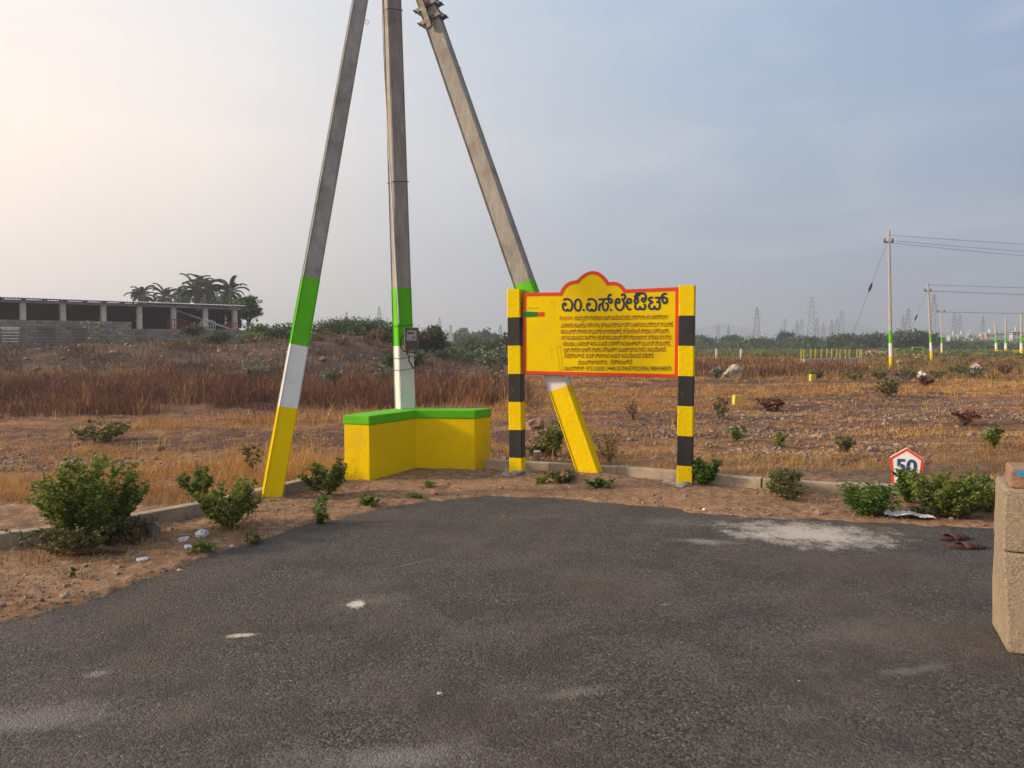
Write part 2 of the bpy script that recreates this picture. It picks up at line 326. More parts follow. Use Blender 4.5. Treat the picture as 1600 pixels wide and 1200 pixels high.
# ------------------------------------------------------------------ object helpers
def tag(o, label=None, cat=None, group=None, kind=None):
    if label: o['label'] = label
    if cat: o['category'] = cat
    if group: o['group'] = group
    if kind: o['kind'] = kind
    return o
def empty(name, loc, label, cat, group=None, rz=0):
    o = bpy.data.objects.new(name, None); COL.objects.link(o); o.location = loc; o.rotation_euler.z = rz
    o.empty_display_size = .2
    return tag(o, label, cat, group)
def link(name, me, mats, parent=None, loc=None):
    o = bpy.data.objects.new(name, me); COL.objects.link(o)
    if not isinstance(mats, (list, tuple)): mats = [mats]
    if not me.materials:
        for m in mats: me.materials.append(M[m] if isinstance(m, str) else m)
    if parent: o.parent = parent
    if loc is not None: o.location = loc
    return o
def copy_tree(o, parent=None):
    c = o.copy(); COL.objects.link(c); c.parent = parent
    for ch in list(o.children): copy_tree(ch, c)
    return c
class MB:
    def __init__(s): s.v = []; s.f = []; s.m = []
    def quad(s, pts, m=0):
        b = len(s.v); s.v += [tuple(p) for p in pts]; s.f.append(tuple(range(b, b+len(pts)))); s.m.append(m)
    def box(s, c, d, rz=0, m=0, bev=0, axes=None):
        if axes is None:
            ca, sa = math.cos(rz), math.sin(rz); ax = (Vector((ca, sa, 0)), Vector((-sa, ca, 0)), Vector((0, 0, 1)))
        else: ax = axes
        c = Vector(c); b = len(s.v)
        for k in (-1, 1):
            for j in (-1, 1):
                for i in (-1, 1): s.v.append(tuple(c+ax[0]*d[0]/2*i+ax[1]*d[1]/2*j+ax[2]*d[2]/2*k))
        for f in ((0, 2, 3, 1), (4, 5, 7, 6), (0, 1, 5, 4), (2, 6, 7, 3), (0, 4, 6, 2), (1, 3, 7, 5)):
            s.f.append(tuple(b+i for i in f)); s.m.append(m)
    def prism(s, poly, z0, z1, m=0, caps=True):
        n = len(poly); b = len(s.v)
        s.v += [(p[0], p[1], z0) for p in poly]+[(p[0], p[1], z1) for p in poly]
        for i in range(n):
            j = (i+1) % n; s.f.append((b+i, b+j, b+n+j, b+n+i)); s.m.append(m)
        if caps:
            s.f.append(tuple(b+i for i in reversed(range(n)))); s.m.append(m); s.f.append(tuple(b+n+i for i in range(n))); s.m.append(m)
    def tube(s, pts, r, n=6, m=0, caps=True):
        pts = [Vector(p) for p in pts]; rs = r if isinstance(r, (list, tuple)) else [r]*len(pts); b0 = len(s.v)
        up = Vector((.13, .21, .97)).normalized()
        for i, p in enumerate(pts):
            t = (pts[min(i+1, len(pts)-1)]-pts[max(i-1, 0)]).normalized()
            if abs(t.dot(up)) > .95: u_ = Vector((1, 0, 0))
            else: u_ = up
            a = t.cross(u_).normalized(); c = t.cross(a).normalized()
            for k in range(n):
                an = 2*math.pi*k/n; s.v.append(tuple(p+(a*math.cos(an)+c*math.sin(an))*rs[i]))
        for i in range(len(pts)-1):
            for k in range(n):
                k2 = (k+1) % n; s.f.append((b0+i*n+k, b0+i*n+k2, b0+(i+1)*n+k2, b0+(i+1)*n+k)); s.m.append(m)
        if caps:
            s.f.append(tuple(b0+k for k in range(n))); s.m.append(m); e = b0+(len(pts)-1)*n; s.f.append(tuple(e+k for k in reversed(range(n)))); s.m.append(m)
    def mesh(s, name):
        me = bpy.data.meshes.new(name); me.from_pydata(s.v, [], s.f)
        if any(s.m): me.polygons.foreach_set('material_index', s.m)
        bm = bmesh.new(); bm.from_mesh(me); bmesh.ops.recalc_face_normals(bm, faces=bm.faces); bm.to_mesh(me); bm.free()
        me.update(); return me
    def build(s, name, mats, parent=None, loc=None, bevel=0, smooth=False):
        me = s.mesh(name)
        if bevel:
            bm = bmesh.new(); bm.from_mesh(me); bmesh.ops.remove_doubles(bm, verts=bm.verts, dist=1e-5)
            bmesh.ops.bevel(bm, geom=list(bm.edges)+list(bm.verts), offset=bevel, segments=2, profile=.6, affect='EDGES', clamp_overlap=True); bm.to_mesh(me); bm.free()
        if smooth: me.polygons.foreach_set('use_smooth', [True]*len(me.polygons))
        return link(name, me, mats, parent, loc)
def npmesh(name, V, F, tint=None):
    """V (n,3), F (m,3) triangles, tint per vertex"""
    me = bpy.data.meshes.new(name); me.vertices.add(len(V)); me.vertices.foreach_set('co', np.ascontiguousarray(V, dtype=np.float32).ravel())
    me.loops.add(F.size); me.loops.foreach_set('vertex_index', np.ascontiguousarray(F, dtype=np.int32).ravel())
    me.polygons.add(len(F)); me.polygons.foreach_set('loop_start', np.arange(0, F.size, F.shape[1], dtype=np.int32))
    if tint is not None:
        a = me.attributes.new('tint', 'FLOAT', 'POINT'); a.data.foreach_set('value', np.ascontiguousarray(tint, dtype=np.float32))
    me.update(calc_edges=True); me.validate(); return me
def rot_to(d):
    """orthonormal frames for unit vectors d (n,3): side, normal"""
    up = np.tile(np.array([[0, 0, 1.]]), (len(d), 1)); near = np.abs(d[:, 2]) > .95; up[near] = (1, 0, 0)
    s = np.cross(d, up); s /= np.linalg.norm(s, axis=1)[:, None]; n = np.cross(s, d); return s, n
def leaves(P, D, L, W, tint, roll=None, droop=.15):
    """kite shaped folded leaves: 5 vertices, 4 triangles each"""
    n = len(P); D = D/np.linalg.norm(D, axis=1)[:, None]; s, nn = rot_to(D)
    roll = np.random.uniform(-1.2, 1.2, n) if roll is None else roll
    c, q = np.cos(roll)[:, None], np.sin(roll)[:, None]; s, nn = s*c+nn*q, nn*c-s*q
    L = L[:, None]; W = W[:, None]
    mid = P+D*L*.45
    V = np.stack([P, mid+s*W+nn*W*.35, P+D*L-nn*L*droop, mid-s*W+nn*W*.35, mid], 1).reshape(-1, 3)
    b = np.arange(n)[:, None]*5
    F = np.concatenate([b+np.array([[0, 4, 1]]), b+np.array([[1, 4, 2]]), b+np.array([[2, 4, 3]]), b+np.array([[3, 4, 0]])], 0)
    return V, F, np.repeat(tint, 5)
def tris(P, size, tint):
    """random small leaf triangles for far crowns"""
    n = len(P); a = np.random.normal(size=(n, 3)); a /= np.linalg.norm(a, axis=1)[:, None]; s, nn = rot_to(a); z = size[:, None]
    V = np.stack([P-a*z*.5, P+a*z*.5+s*z*.25, P+s*z*.55-a*z*.1+nn*z*.1], 1).reshape(-1, 3)
    return V, np.arange(n*3).reshape(-1, 3), np.repeat(tint, 3)
def blades(X, Y, H, W, tint, lean=.35, Z=None):
    """bent grass blades: 5 vertices, 3 triangles"""
    n = len(X); Z = ground_z(X, Y)-.01 if Z is None else Z; a = np.random.uniform(0, 2*math.pi, n)
    l = np.abs(np.random.normal(0, lean, n))*H; b = np.random.uniform(0, 2*math.pi, n)
    dx, dy = np.cos(a)*l, np.sin(a)*l; sx, sy = np.cos(b)*W/2, np.sin(b)*W/2
    P = np.stack([X, Y, Z], 1); S = np.stack([sx, sy, np.zeros(n)], 1)
    m = P+np.stack([dx*.3, dy*.3, H*.6], 1); t = P+np.stack([dx, dy, H], 1)
    V = np.stack([P-S, P+S, m-S*.8, m+S*.8, t], 1).reshape(-1, 3); q = np.arange(n)[:, None]*5
    F = np.concatenate([q+np.array([[0, 1, 3]]), q+np.array([[0, 3, 2]]), q+np.array([[2, 3, 4]])], 0)
    return V, F, np.repeat(tint, 5)
def join(parts):
    V = []; F = []; T = []; o = 0
    for v, f, t in parts: V.append(v); F.append(f+o); T.append(t); o += len(v)
    return np.concatenate(V), np.concatenate(F), np.concatenate(T)
def rock_mesh(name, sx, sy, sz, seed, rough=.35, sub=2):
    bm = bmesh.new(); bmesh.ops.create_icosphere(bm, subdivisions=sub, radius=1)
    o = Vector((seed*7.3, seed*3.1, seed))
    for v in bm.verts:
        f = 1+rough*mnoise.noise(v.co*1.1+o)*1.4+rough*.5*mnoise.noise(v.co*2.9+o)
        v.co = Vector((v.co.x*f*sx, v.co.y*f*sy, max(v.co.z*f, -.45)*sz))
    me = bpy.data.meshes.new(name); bm.to_mesh(me); bm.free(); return me

# ------------------------------------------------------------------ ground and road
def build_ground():
    a = np.concatenate([np.linspace(-180, -44, 24, endpoint=False), np.linspace(-44, 44, 640, endpoint=False), np.linspace(44, 180, 24)])
    r = np.concatenate([[.4, 1.2], np.exp(np.linspace(math.log(2.0), math.log(130), 560)), np.exp(np.linspace(math.log(140), math.log(3300), 30))])
    A, Rr = np.meshgrid(np.radians(a), r); X = np.sin(A)*Rr; Y = np.cos(A)*Rr; Z = ground_z(X, Y)
    V = np.stack([X, Y, Z], 2).reshape(-1, 3); na, nr = len(a), len(r)
    i, j = np.meshgrid(np.arange(nr-1), np.arange(na-1), indexing='ij'); q = i*na+j
    F = np.stack([q, q+1, q+na+1, q+na], 2).reshape(-1, 4)[:, ::-1]
    me = npmesh('ground', V, F); me.polygons.foreach_set('use_smooth', np.ones(len(F), bool))
    tag(link('ground', me, ground_material()), kind='structure')
build_ground()
def build_road():
    xs = np.linspace(-30, 40, 281); f = np.interp(xs, _ex, _ey)+.35; V = []
    ts = np.linspace(0, 1, 60)
    for t in ts: V.append(np.stack([xs, -25+(f+25)*t, (fbm(xs, -25+(f+25)*t, 1.7, 21)-.5)*.012], 1))
    V = np.concatenate(V); n = len(xs)
    i, j = np.meshgrid(np.arange(59), np.arange(n-1), indexing='ij'); q = i*n+j
    F = np.stack([q, q+1, q+n+1, q+n], 2).reshape(-1, 4)
    me = npmesh('road', V, F); me.polygons.foreach_set('use_smooth', np.ones(len(F), bool))
    tag(link('road', me, asphalt_material()), kind='structure')
build_road()

def build_kerb():
    root = bpy.data.objects.new('kerb', None); COL.objects.link(root); root['kind'] = 'structure'
    k = 0
    for line in (KERB, KERB2):
        P = smooth_line(line, 40); d = [0]
        for i in range(1, len(P)): d.append(d[-1]+(P[i]-P[i-1]).length)
        s = 0
        while s < d[-1]-.3:
            e = min(s+.78, d[-1]); xa = np.interp([s+.004, e-.004], d, [p.x for p in P]); ya = np.interp([s+.004, e-.004], d, [p.y for p in P])
            a = Vector((xa[0], ya[0], 0)); b = Vector((xa[1], ya[1], 0)); c = (a+b)/2; L = (b-a).length; an = math.atan2(b.y-a.y, b.x-a.x)
            if -7 < c.x < 12:
                m = MB(); m.box((0, 0, 0), (L, .105, .34)); ob = m.build('kerb_stone', 'kerb_concrete', root, (c.x, c.y, -.045+random.uniform(-.006, .006)), bevel=.009)
                ob.rotation_euler = (random.uniform(-.02, .02), random.uniform(-.006, .006), an+random.uniform(-.01, .01)); k += 1
            s = e
build_kerb()

# ------------------------------------------------------------------ haze
hb = MB(); hb.box((0, 0, 47.0), (6800, 6800, 98.0))
haze = hb.build('haze', 'plastic_white'); haze.data.materials.clear()
hm = bpy.data.materials.new('haze_air'); hm.use_nodes = True; t_ = hm.node_tree; t_.nodes.clear()
ho = N(t_, 'ShaderNodeOutputMaterial'); hv = N(t_, 'ShaderNodeVolumePrincipled')
hv.inputs['Color'].default_value = (.80, .83, .93, 1); hv.inputs['Density'].default_value = HAZE_DENSITY; hv.inputs['Anisotropy'].default_value = .5
t_.links.new(hv.outputs[0], ho.inputs['Volume']); haze.data.materials.append(hm); haze['kind'] = 'stuff'
haze['label'] = 'pale dusty haze over the whole plain'

# ------------------------------------------------------------------ hills
def hill(name, px0, px1, D, hpx, seed):
    n = 90; V = []; F = []
    for i in range(n+1):
        t = i/n; px = px0+(px1-px0)*t; d = ray(px, 535); X = d[0]*D
        env = math.sin(math.pi*t)**.6
        h = D/1200*hpx*env*(.62+.75*mnoise.noise(Vector((t*5+seed, seed, 0)))+.18*mnoise.noise(Vector((t*19+seed, seed, 3))))
        h = max(h, 1)
        V += [(X, D-160, -1.2), (X, D-60, h*.6), (X, D, h), (X, D+160, -1.2)]
        if i:
            for k in range(3): a = (i-1)*4+k; F.append((a, a+4, a+5, a+1))
    me = bpy.data.meshes.new(name); me.from_pydata(V, [], F); o = link(name, me, 'hill_scrub'); o['kind'] = 'structure'
    me.polygons.foreach_set('use_smooth', [True]*len(me.polygons))
mat('hill_scrub', (.07, .08, .05), (.11, .09, .06), .02, .95)
hill('hill', 1400, 2300, 1300, 44, 3.3)
hill('hill', 900, 1560, 1900, 40, 8.1)
hill('hill', 300, 1000, 2400, 24, 5.7)

# ------------------------------------------------------------------ poles
def frame_axes(axis, normal):
    z = axis.normalized(); n = (normal-z*normal.dot(z)).normalized(); x = n.cross(z)*-1
    return x, n, z
def shaft(mb, p0, p1, nrm, w0, w1, d0, d1, t0, t1, zcut=None, cap=False, grow=0.0):
    """piece of a tapering rectangular shaft between the parameters t0 and t1; band joints cut level"""
    p0, p1 = Vector(p0), Vector(p1); ax = p1-p0; x, n, z = frame_axes(ax, Vector(nrm)); ring = []
    for t in (t0, t1):
        c = p0+ax*t; hw = (w0+(w1-w0)*t)/2+grow; hd = (d0+(d1-d0)*t)/2+grow; ch = .012
        cor = []
        for sx, sy in ((-1, -1), (1, -1), (1, 1), (-1, 1)):
            for q in ((0, 1) if sx*sy > 0 else (1, 0)):
                q_ = (sx*(hw-(ch if q == 0 else 0)), sy*(hd-(ch if q == 1 else 0)))
                cor.append(q_)
        ring.append([c+x*a+n*b+z*(.005*math.sin(97*t+5.1*k_)+.004*math.sin(311*t+2.3*k_)) for k_, (a, b) in enumerate(cor)])
    b = len(mb.v); k = len(ring[0])
    for rr in ring: mb.v += [tuple(v) for v in rr]
    for i in range(k):
        j = (i+1) % k; mb.f.append((b+i, b+j, b+k+j, b+k+i)); mb.m.append(0)
    if cap: mb.f.append(tuple(b+k+i for i in range(k))); mb.m.append(0)
    return x, n, z
def banded_pole(name, label, p0, p1, nrm, w0, w1, d0, d1, bands, group=None):
    """bands: list of (z_low, z_high, part name, material)"""
    root = empty(name, (p0[0], p0[1], 0), label, 'pole', group)
    for (za, zb, pn, mt) in bands:
        L = p1[2]-p0[2]; m = MB()
        n = max(1, int((zb-za)/.8))
        for i in range(n):
            a = za+(zb-za)*i/n; b = za+(zb-za)*(i+1)/n
            shaft(m, Vector(p0)-root.location, Vector(p1)-root.location, nrm, w0, w1, d0, d1, (a-p0[2])/L, (b-p0[2])/L, cap=(i == n-1 and zb >= p1[2]-.01), grow=.002 if mt != 'concrete_pole' else 0)
        m.build(pn, mt, root)
    return root
def band_z(p0, p1, py):
    """height on a pole axis that is seen at image row py"""
    lo, hi = p0[2], p1[2]
    for _ in range(40):
        mid = (lo+hi)/2; t = (mid-p0[2])/(p1[2]-p0[2]); P = Vector(p0).lerp(Vector(p1), t)
        v = P-Vector((0, 0, EYE)); dpt = v.y*cp-v.z*sp; yy = v.y*sp+v.z*cp; row = 600-1200*yy/dpt
        if row > py: lo = mid
        else: hi = mid
    return mid
Lp0, Lp1 = (-2.285, 7.10, -.15), (-1.395, 9.10, 7.3)
zs = [band_z(Lp0, Lp1, y) for y in (638, 542, 436)]
left_strut = banded_pole('strut_pole', 'left leaning grey concrete strut pole, painted yellow, white and green at its foot', Lp0, Lp1, (.33, -.94, 0), .185, .15, .17, .11,
    [(-.15, zs[0], 'yellow_band', 'yellow_paint'), (zs[0], zs[1], 'white_band', 'white_paint'), (zs[1], zs[2], 'green_band', 'green_paint'), (zs[2], 7.3, 'concrete_shaft', 'concrete_pole')], 'leaning strut poles of the central pole')
Cp0, Cp1 = (-1.262, 9.17, .0), (-1.455, 9.17, 7.9)
zs = [band_z(Cp0, Cp1, y) for y in (540, 451)]
centre_pole = banded_pole('utility_pole', 'upright concrete pole with white and green foot, rising from the corner bench', Cp0, Cp1, (.56, -.83, 0), .205, .17, .16, .13,
    [(0.0, zs[0], 'white_band', 'white_paint'), (zs[0], zs[1], 'green_band', 'green_paint'), (zs[1], 7.9, 'concrete_shaft', 'concrete_pole')])
Rp0, Rp1 = (.935, 8.42, -.15), (-1.36, 9.17, 6.5)
zs = [band_z(Rp0, Rp1, y) for y in (606, 443)]; zw = zs[0]+(zs[1]-zs[0])*.62
right_strut = banded_pole('strut_pole', 'right leaning grey concrete strut pole crossing behind the yellow notice board', Rp0, Rp1, (-.42, -.91, 0), .245, .19, .16, .12,
    [(-.15, zs[0], 'yellow_band', 'yellow_paint'), (zs[0], zw, 'white_band', 'white_paint'), (zw, zs[1], 'green_band', 'green_paint'), (zs[1], 6.5, 'concrete_shaft', 'concrete_pole')], 'leaning strut poles of the central pole')
# steel clamps near the top of the right strut
axv = Vector(Rp1)-Vector(Rp0)
for py in (12, 32):
    z = band_z(Rp0, Rp1, py); t = (z-Rp0[2])/(Rp1[2]-Rp0[2]); c = Vector(Rp0)+axv*t-right_strut.location
    x, n, zz = frame_axes(axv, Vector((-.42, -.91, 0))); m = MB()
    wv, dv = .245+(.19-.245)*t+.012, .16+(.12-.16)*t+.012
    for s in (-1, 1):
        m.box(c+n*s*(dv/2+.003), (wv+.09, .007, .045), axes=(x, n, zz)); m.box(c+x*s*(wv/2+.003), (.007, dv-.004, .045), axes=(x, n, zz))
        m.tube([c+x*s*(wv/2+.035)-n*(dv/2+.05), c+x*s*(wv/2+.035)+n*(dv/2+.05)], .009, 6)
    m.build('clamp', 'steel', right_strut)
m = MB(); z = band_z(Rp0, Rp1, 20); t = (z-Rp0[2])/(Rp1[2]-Rp0[2]); c = Vector(Rp0)+axv*t-right_strut.location
m.box(c+n*(-.0)+Vector((-.42, -.91, 0)).normalized()*.105-x*.02, (.06, .035, .42), axes=(x, n, zz)); m.build('channel_bracket', 'steel', right_strut)
# cable and thin wire ties on the upright pole
def cpos(z, a, b):
    t = z/7.9; c = Vector(Cp0).lerp(Vector(Cp1), t); x, n, zz = frame_axes(Vector(Cp1)-Vector(Cp0), Vector((.56, -.83, 0)))
    return c+x*a+n*b-centre_pole.location
_x, _n, _z = frame_axes(Vector(Cp1)-Vector(Cp0), Vector((.56, -.83, 0)))
sgn = 1 if _x.x < 0 else -1            # x axis side that faces left
fs = 1 if _n.y < 0 else -1
m = MB(); pts = []
for k in range(41):
    z = 7.6-(7.6-1.72)*k/40
    off = .112+.035*math.exp(-((z-5.0)/1.0)**2) if z > 3.6 else .112
    e = max(0, min(1, (3.7-z)/1.9)); pts.append(cpos(z, sgn*(off-.02*e), fs*(.03+.06*e)))
m.tube(pts, .0085, 6); m.build('service_cable', 'cable_white', centre_pole)
for z, r in ((5.35, .004), (3.38, .004), (1.70, .003), (1.32, .003), (1.18, .003)):
    m = MB(); tw = (.205+(.17-.205)*z/7.9)/2+.007; td = (.16+(.13-.16)*z/7.9)/2+.007
    m.tube([cpos(z, -tw, -td), cpos(z, tw, -td), cpos(z+.01, tw, td), cpos(z-.01, -tw, td), cpos(z, -tw, -td)], r, 5); m.build('wire_tie', 'cable_black', centre_pole)
for root, p0, p1, nrm, py in ((left_strut, Lp0, Lp1, (.33, -.94, 0), 28), (right_strut, Rp0, Rp1, (-.42, -.91, 0), 115)):
    z = band_z(p0, p1, py); t = (z-p0[2])/(p1[2]-p0[2]); c = Vector(p0).lerp(Vector(p1), t)-root.location; x, n, zz = frame_axes(Vector(p1)-Vector(p0), Vector(nrm))
    m = MB(); q = x if x.x > 0 else -x
    m.tube([c+q*.08, c+q*.11+zz*.02, c+q*.135, c+q*.12-zz*.04, c+q*.09-zz*.02], .003, 5); m.build('wire_loop', 'cable_black', root)

# electric meter on the upright pole
mc = AT(643, 530, 8.99); mr = empty('electric_meter', mc, 'grey electric meter box strapped to the upright pole, with dangling cable', 'electric meter', rz=.22)
m = MB(); m.box((0, .035, 0), (.165, .10, .275)); m.build('case', 'meter_grey', mr, bevel=.014)
m = MB(); m.box((0, -.022, .125), (.165, .016, .022)); m.box((-.075, -.022, .0), (.016, .016, .228)); m.box((.075, -.022, .0), (.016, .016, .228)); m.box((0, -.022, -.125), (.165, .016, .022)); m.build('front_frame', 'steel', mr, bevel=.004)
m = MB(); m.box((0, -.018, .045), (.118, .008, .125)); m.build('dial_face', 'meter_face', mr, bevel=.003)
m = MB(); m.box((0, -.024, -.070), (.126, .022, .085)); m.build('terminal_cover', 'meter_cover', mr, bevel=.005)
m = MB(); m.box((-.01, -.0235, .07), (.07, .003, .02)); m.box((.025, -.0235, .02), (.02, .003, .02)); m.build('register_window', 'window_dark', mr)
m = MB(); m.tube([(-.05, .02, -.13), (-.052, -.01, -.17), (-.03, -.02, -.20), (-.035, -.02, -.25), (-.01, -.015, -.29), (.01, -.01, -.33), (.035, .0, -.335)], .009, 6); m.build('dangling_cable', 'cable_black', mr)
m = MB(); m.tube([(-.075, .02, .05), (-.12, .03, .02), (-.13, .03, -.08), (-.09, .02, -.14), (-.05, .01, -.15), (.02, .0, -.155), (.06, .01, -.145)], .007, 6); m.build('side_cable', 'cable_black', mr)

# ------------------------------------------------------------------ corner bench
BP = [(-1.84, 8.32), (-1.53, 8.20), (-1.12, 8.95), (-.43, 8.90), (-.244, 9.17), (-1.33, 9.27)]
bo = Vector((-1.1, 9.0, 0)); bench = empty('corner_bench', bo, 'yellow painted L-shaped masonry bench with green top around the upright pole', 'bench')
def inset(P, d):
    n = len(P); o = []
    for i in range(n):
        a, b, c = Vector(P[i-1]), Vector(P[i]), Vector(P[(i+1) % n]); e1 = (b-a).normalized(); e2 = (c-b).normalized()
        n1 = Vector((-e1.y, e1.x)); n2 = Vector((-e2.y, e2.x)); bis = (n1+n2).normalized(); o.append(b+bis*d/max(bis.dot(n1), .3))
    return o
m = MB(); m.prism([(p[0]-bo.x, p[1]-bo.y) for p in inset(BP, .008)], -.12, .612); b_ = m.build('masonry_base', 'yellow_paint', bench, bevel=.008)
m = MB(); m.prism([(p[0]-bo.x, p[1]-bo.y) for p in BP], .614, .712); m.build('top_slab', 'green_paint', bench, bevel=.010)

# ------------------------------------------------------------------ notice board
TH = -math.atan2(.56, 1.75); SO = Vector((-.030, 8.53, 0)); U = Vector((math.cos(TH), math.sin(TH), 0)); NB = Vector((math.sin(TH), -math.cos(TH), 0))   # NB points at the reader
board = empty('notice_board', SO, 'yellow notice board with red border and blue Kannada heading between two striped posts', 'notice board', rz=TH)
REC = .030       # panel face behind the front of the posts
def B(px, py, rec=REC):                    # pixel -> board coordinates (u, z)
    d = Vector(ray(px, py)); o = Vector((0, 0, EYE)); p0 = SO-NB*rec; t = (p0-o).dot(NB)/d.dot(NB); q = o+d*t-SO
    return q.dot(U), q.z
WD = 2.00
for k, (u0, w_) in enumerate(((0.0, .148), (WD-.160, .160))):
    post = bpy.data.objects.new('post', None); COL.objects.link(post); post.parent = board; post.location = (u0, 0, 0)
    zt = 2.088; i = 0
    while zt > -.12:
        z0 = max(zt-.3125, -.15); m = MB(); b0 = len(m.v); c = .008; lean = -.028 if k == 0 else 0
        ring = [(c, 0), (w_-c, 0), (w_, c), (w_, .15-c), (w_-c, .15), (c, .15), (0, .15-c), (0, c)]
        for z in (z0, zt): m.v += [(x+lean*(z/2.1), y, z+(.003*math.sin(z*60+q_*2.1+k) if z < 2.08 else 0)) for q_, (x, y) in enumerate(ring)]
        for a in range(8): m.f.append((a, (a+1) % 8, 8+(a+1) % 8, 8+a)); m.m.append(0)
        if i == 0: m.f.append(tuple(range(8, 16))); m.m.append(0)
        m.build(('yellow_band', 'black_band')[i % 2], ('yellow_paint', 'black_paint')[i % 2], post)
        zt = z0; i += 1
# panel outline traced as (u, z)
def arc(p, q, bulge, n=8):
    p, q = Vector(p), Vector(q); d = q-p; nn = Vector((-d.y, d.x)); o = []
    for i in range(n+1):
        t = i/n; o.append(p+d*t+nn*bulge*4*t*(1-t))
    return o
ul, ur = .150, WD-.162
tl = B(813, 458)[1]; tr = B(1056, 449)[1]; bl = B(815, 584)[1]; br = B(1056, 590)[1]
c1 = B(875, 457); c2 = B(901, 438); c3 = B(951, 441); c4 = B(977, 452.5)
outl = [Vector((ul, bl)), Vector((ul, tl)), Vector(c1)] + arc(c1, c2, .17, 8)[1:] + arc(c2, c3, .31, 14)[1:] + arc(c3, c4, .17, 8)[1:] + [Vector((ur, tr)), Vector((ur, br))]
outl = outl[::-1]   # counter-clockwise seen from the reader
def area(P): return sum(P[i-1].x*P[i].y-P[i].x*P[i-1].y for i in range(len(P)))
if area(outl) < 0: outl = outl[::-1]
inl = inset(outl, .034)
panel = bpy.data.objects.new('panel_part', None)
m = MB(); n = len(outl)
m.v += [(p.x, REC, p.y) for p in outl]+[(p.x, REC+.05, p.y) for p in outl]; m.f.append(tuple(range(n))); m.m.append(0); m.f.append(tuple(range(2*n-1, n-1, -1))); m.m.append(0)
for i in range(n): m.f.append((i, (i+1) % n, n+(i+1) % n, n+i)); m.m.append(0)
panel = m.build('panel', 'sign_yellow', board)
m = MB(); F_ = REC-.004
m.v += [(p.x, F_, p.y) for p in outl]+[(p.x, F_, p.y) for p in inl]+[(p.x, REC+.02, p.y) for p in [q+(q-r_)*.12 for q, r_ in zip(outl, inl)]]
for i in range(n):
    j = (i+1) % n; m.f.append((i, j, n+j, n+i)); m.m.append(0); m.f.append((i, j, 2*n+j, 2*n+i)); m.m.append(0)
m.build('red_border', 'red_paint', panel)
# heading, painted stroke by stroke
_layer = [0]
def stroke(m, pts, hw, org, sc=16, closed=False):
    P = [Vector(B(org[0]+x/sc, org[1]+y/sc)) for x, y in pts]
    if closed: P = P+[P[0], P[1]]
    S = smooth_line([tuple(p) for p in P], 5); S = [Vector((p.x, p.y)) for p in S]
    if closed: S = S[:-5]
    _layer[0] += 1; yy = REC-.004-.0002*_layer[0]; h = hw/sc/1200*8.3; b = len(m.v)
    for i, p in enumerate(S):
        t = (S[min(i+1, len(S)-1)]-S[max(i-1, 0)]).normalized(); nn = Vector((-t.y, t.x))*h
        m.v += [(p.x+nn.x, yy-.00001*i, p.y+nn.y), (p.x-nn.x, yy-.00001*i, p.y-nn.y)]
        if i: m.f.append((b+2*i-2, b+2*i-1, b+2*i+1, b+2*i)); m.m.append(0)
def ell(cx, cy, rx, ry, n=10): return [(cx+rx*math.cos(2*math.pi*i/n), cy+ry*math.sin(2*math.pi*i/n)) for i in range(n)]
A_ = (870, 445); B_ = (955, 445)
def disc(m, cx, cy, r, org): 
    c = B(org[0]+cx/16, org[1]+cy/16); h = r/16/1200*8.3; _layer[0] += 1; yy = REC-.004-.0002*_layer[0]; b = len(m.v)
    m.v += [(c[0]+h*math.cos(k*.785), yy, c[1]+h*math.sin(k*.785)) for k in range(8)]; m.f.append(tuple(range(b, b+8))); m.m.append(0)
def title(name, fn):
    m = MB(); _layer[0] = 0; fn(m); m.build(name, 'title_blue', panel)
HW = 24
def g_e(dx):
    def f(m):
        stroke(m, [(x+dx, y) for x, y in [(172, 395), (200, 360), (275, 355), (340, 390), (380, 470), (380, 560), (350, 632), (312, 648), (278, 635), (266, 590)]], HW, A_)
        stroke(m, [(x+dx, y) for x, y in [(266, 590), (252, 635), (212, 648), (168, 615), (148, 550), (155, 485), (190, 462), (222, 480), (212, 508), (188, 505)]], HW, A_)
    return f
title('title_letter', g_e(0)); title('title_letter', lambda m: stroke(m, ell(525, 505, 80, 142), HW, A_, closed=True)); title('title_dot', lambda m: disc(m, 672, 630, 30, A_)); title('title_letter', g_e(605))
def g_s(m):
    stroke(m, [(1042, 365), (1160, 360), (1300, 352)], HW, A_); stroke(m, [(1160, 370), (1168, 420), (1130, 468), (1080, 490), (1058, 560), (1060, 652)], HW, A_)
    stroke(m, [(1130, 468), (1150, 540), (1172, 615), (1212, 642), (1258, 615), (1282, 540), (1268, 480), (1222, 452)], HW, A_)
    stroke(m, [(1372, 248), (1322, 248), (1288, 300), (1292, 380), (1312, 438), (1350, 450), (1382, 410), (1362, 360), (1310, 350)], HW, A_)
title('title_letter', g_s); title('title_dot', lambda m: disc(m, 1355, 630, 30, A_))
def g_l(m):
    stroke(m, ell(165, 402, 45, 52), HW, B_, closed=True); stroke(m, [(120, 380), (104, 470), (122, 570), (190, 632), (262, 610), (312, 540), (318, 450), (290, 370)], HW, B_)
    stroke(m, [(246, 272), (290, 238), (338, 258), (342, 320), (308, 362), (256, 350)], HW, B_)
title('title_letter', g_l)
title('title_letter', lambda m: (stroke(m, ell(450, 402, 46, 56), HW, B_, closed=True), stroke(m, [(402, 390), (378, 480), (402, 570), (442, 615), (500, 605)], HW, B_)))
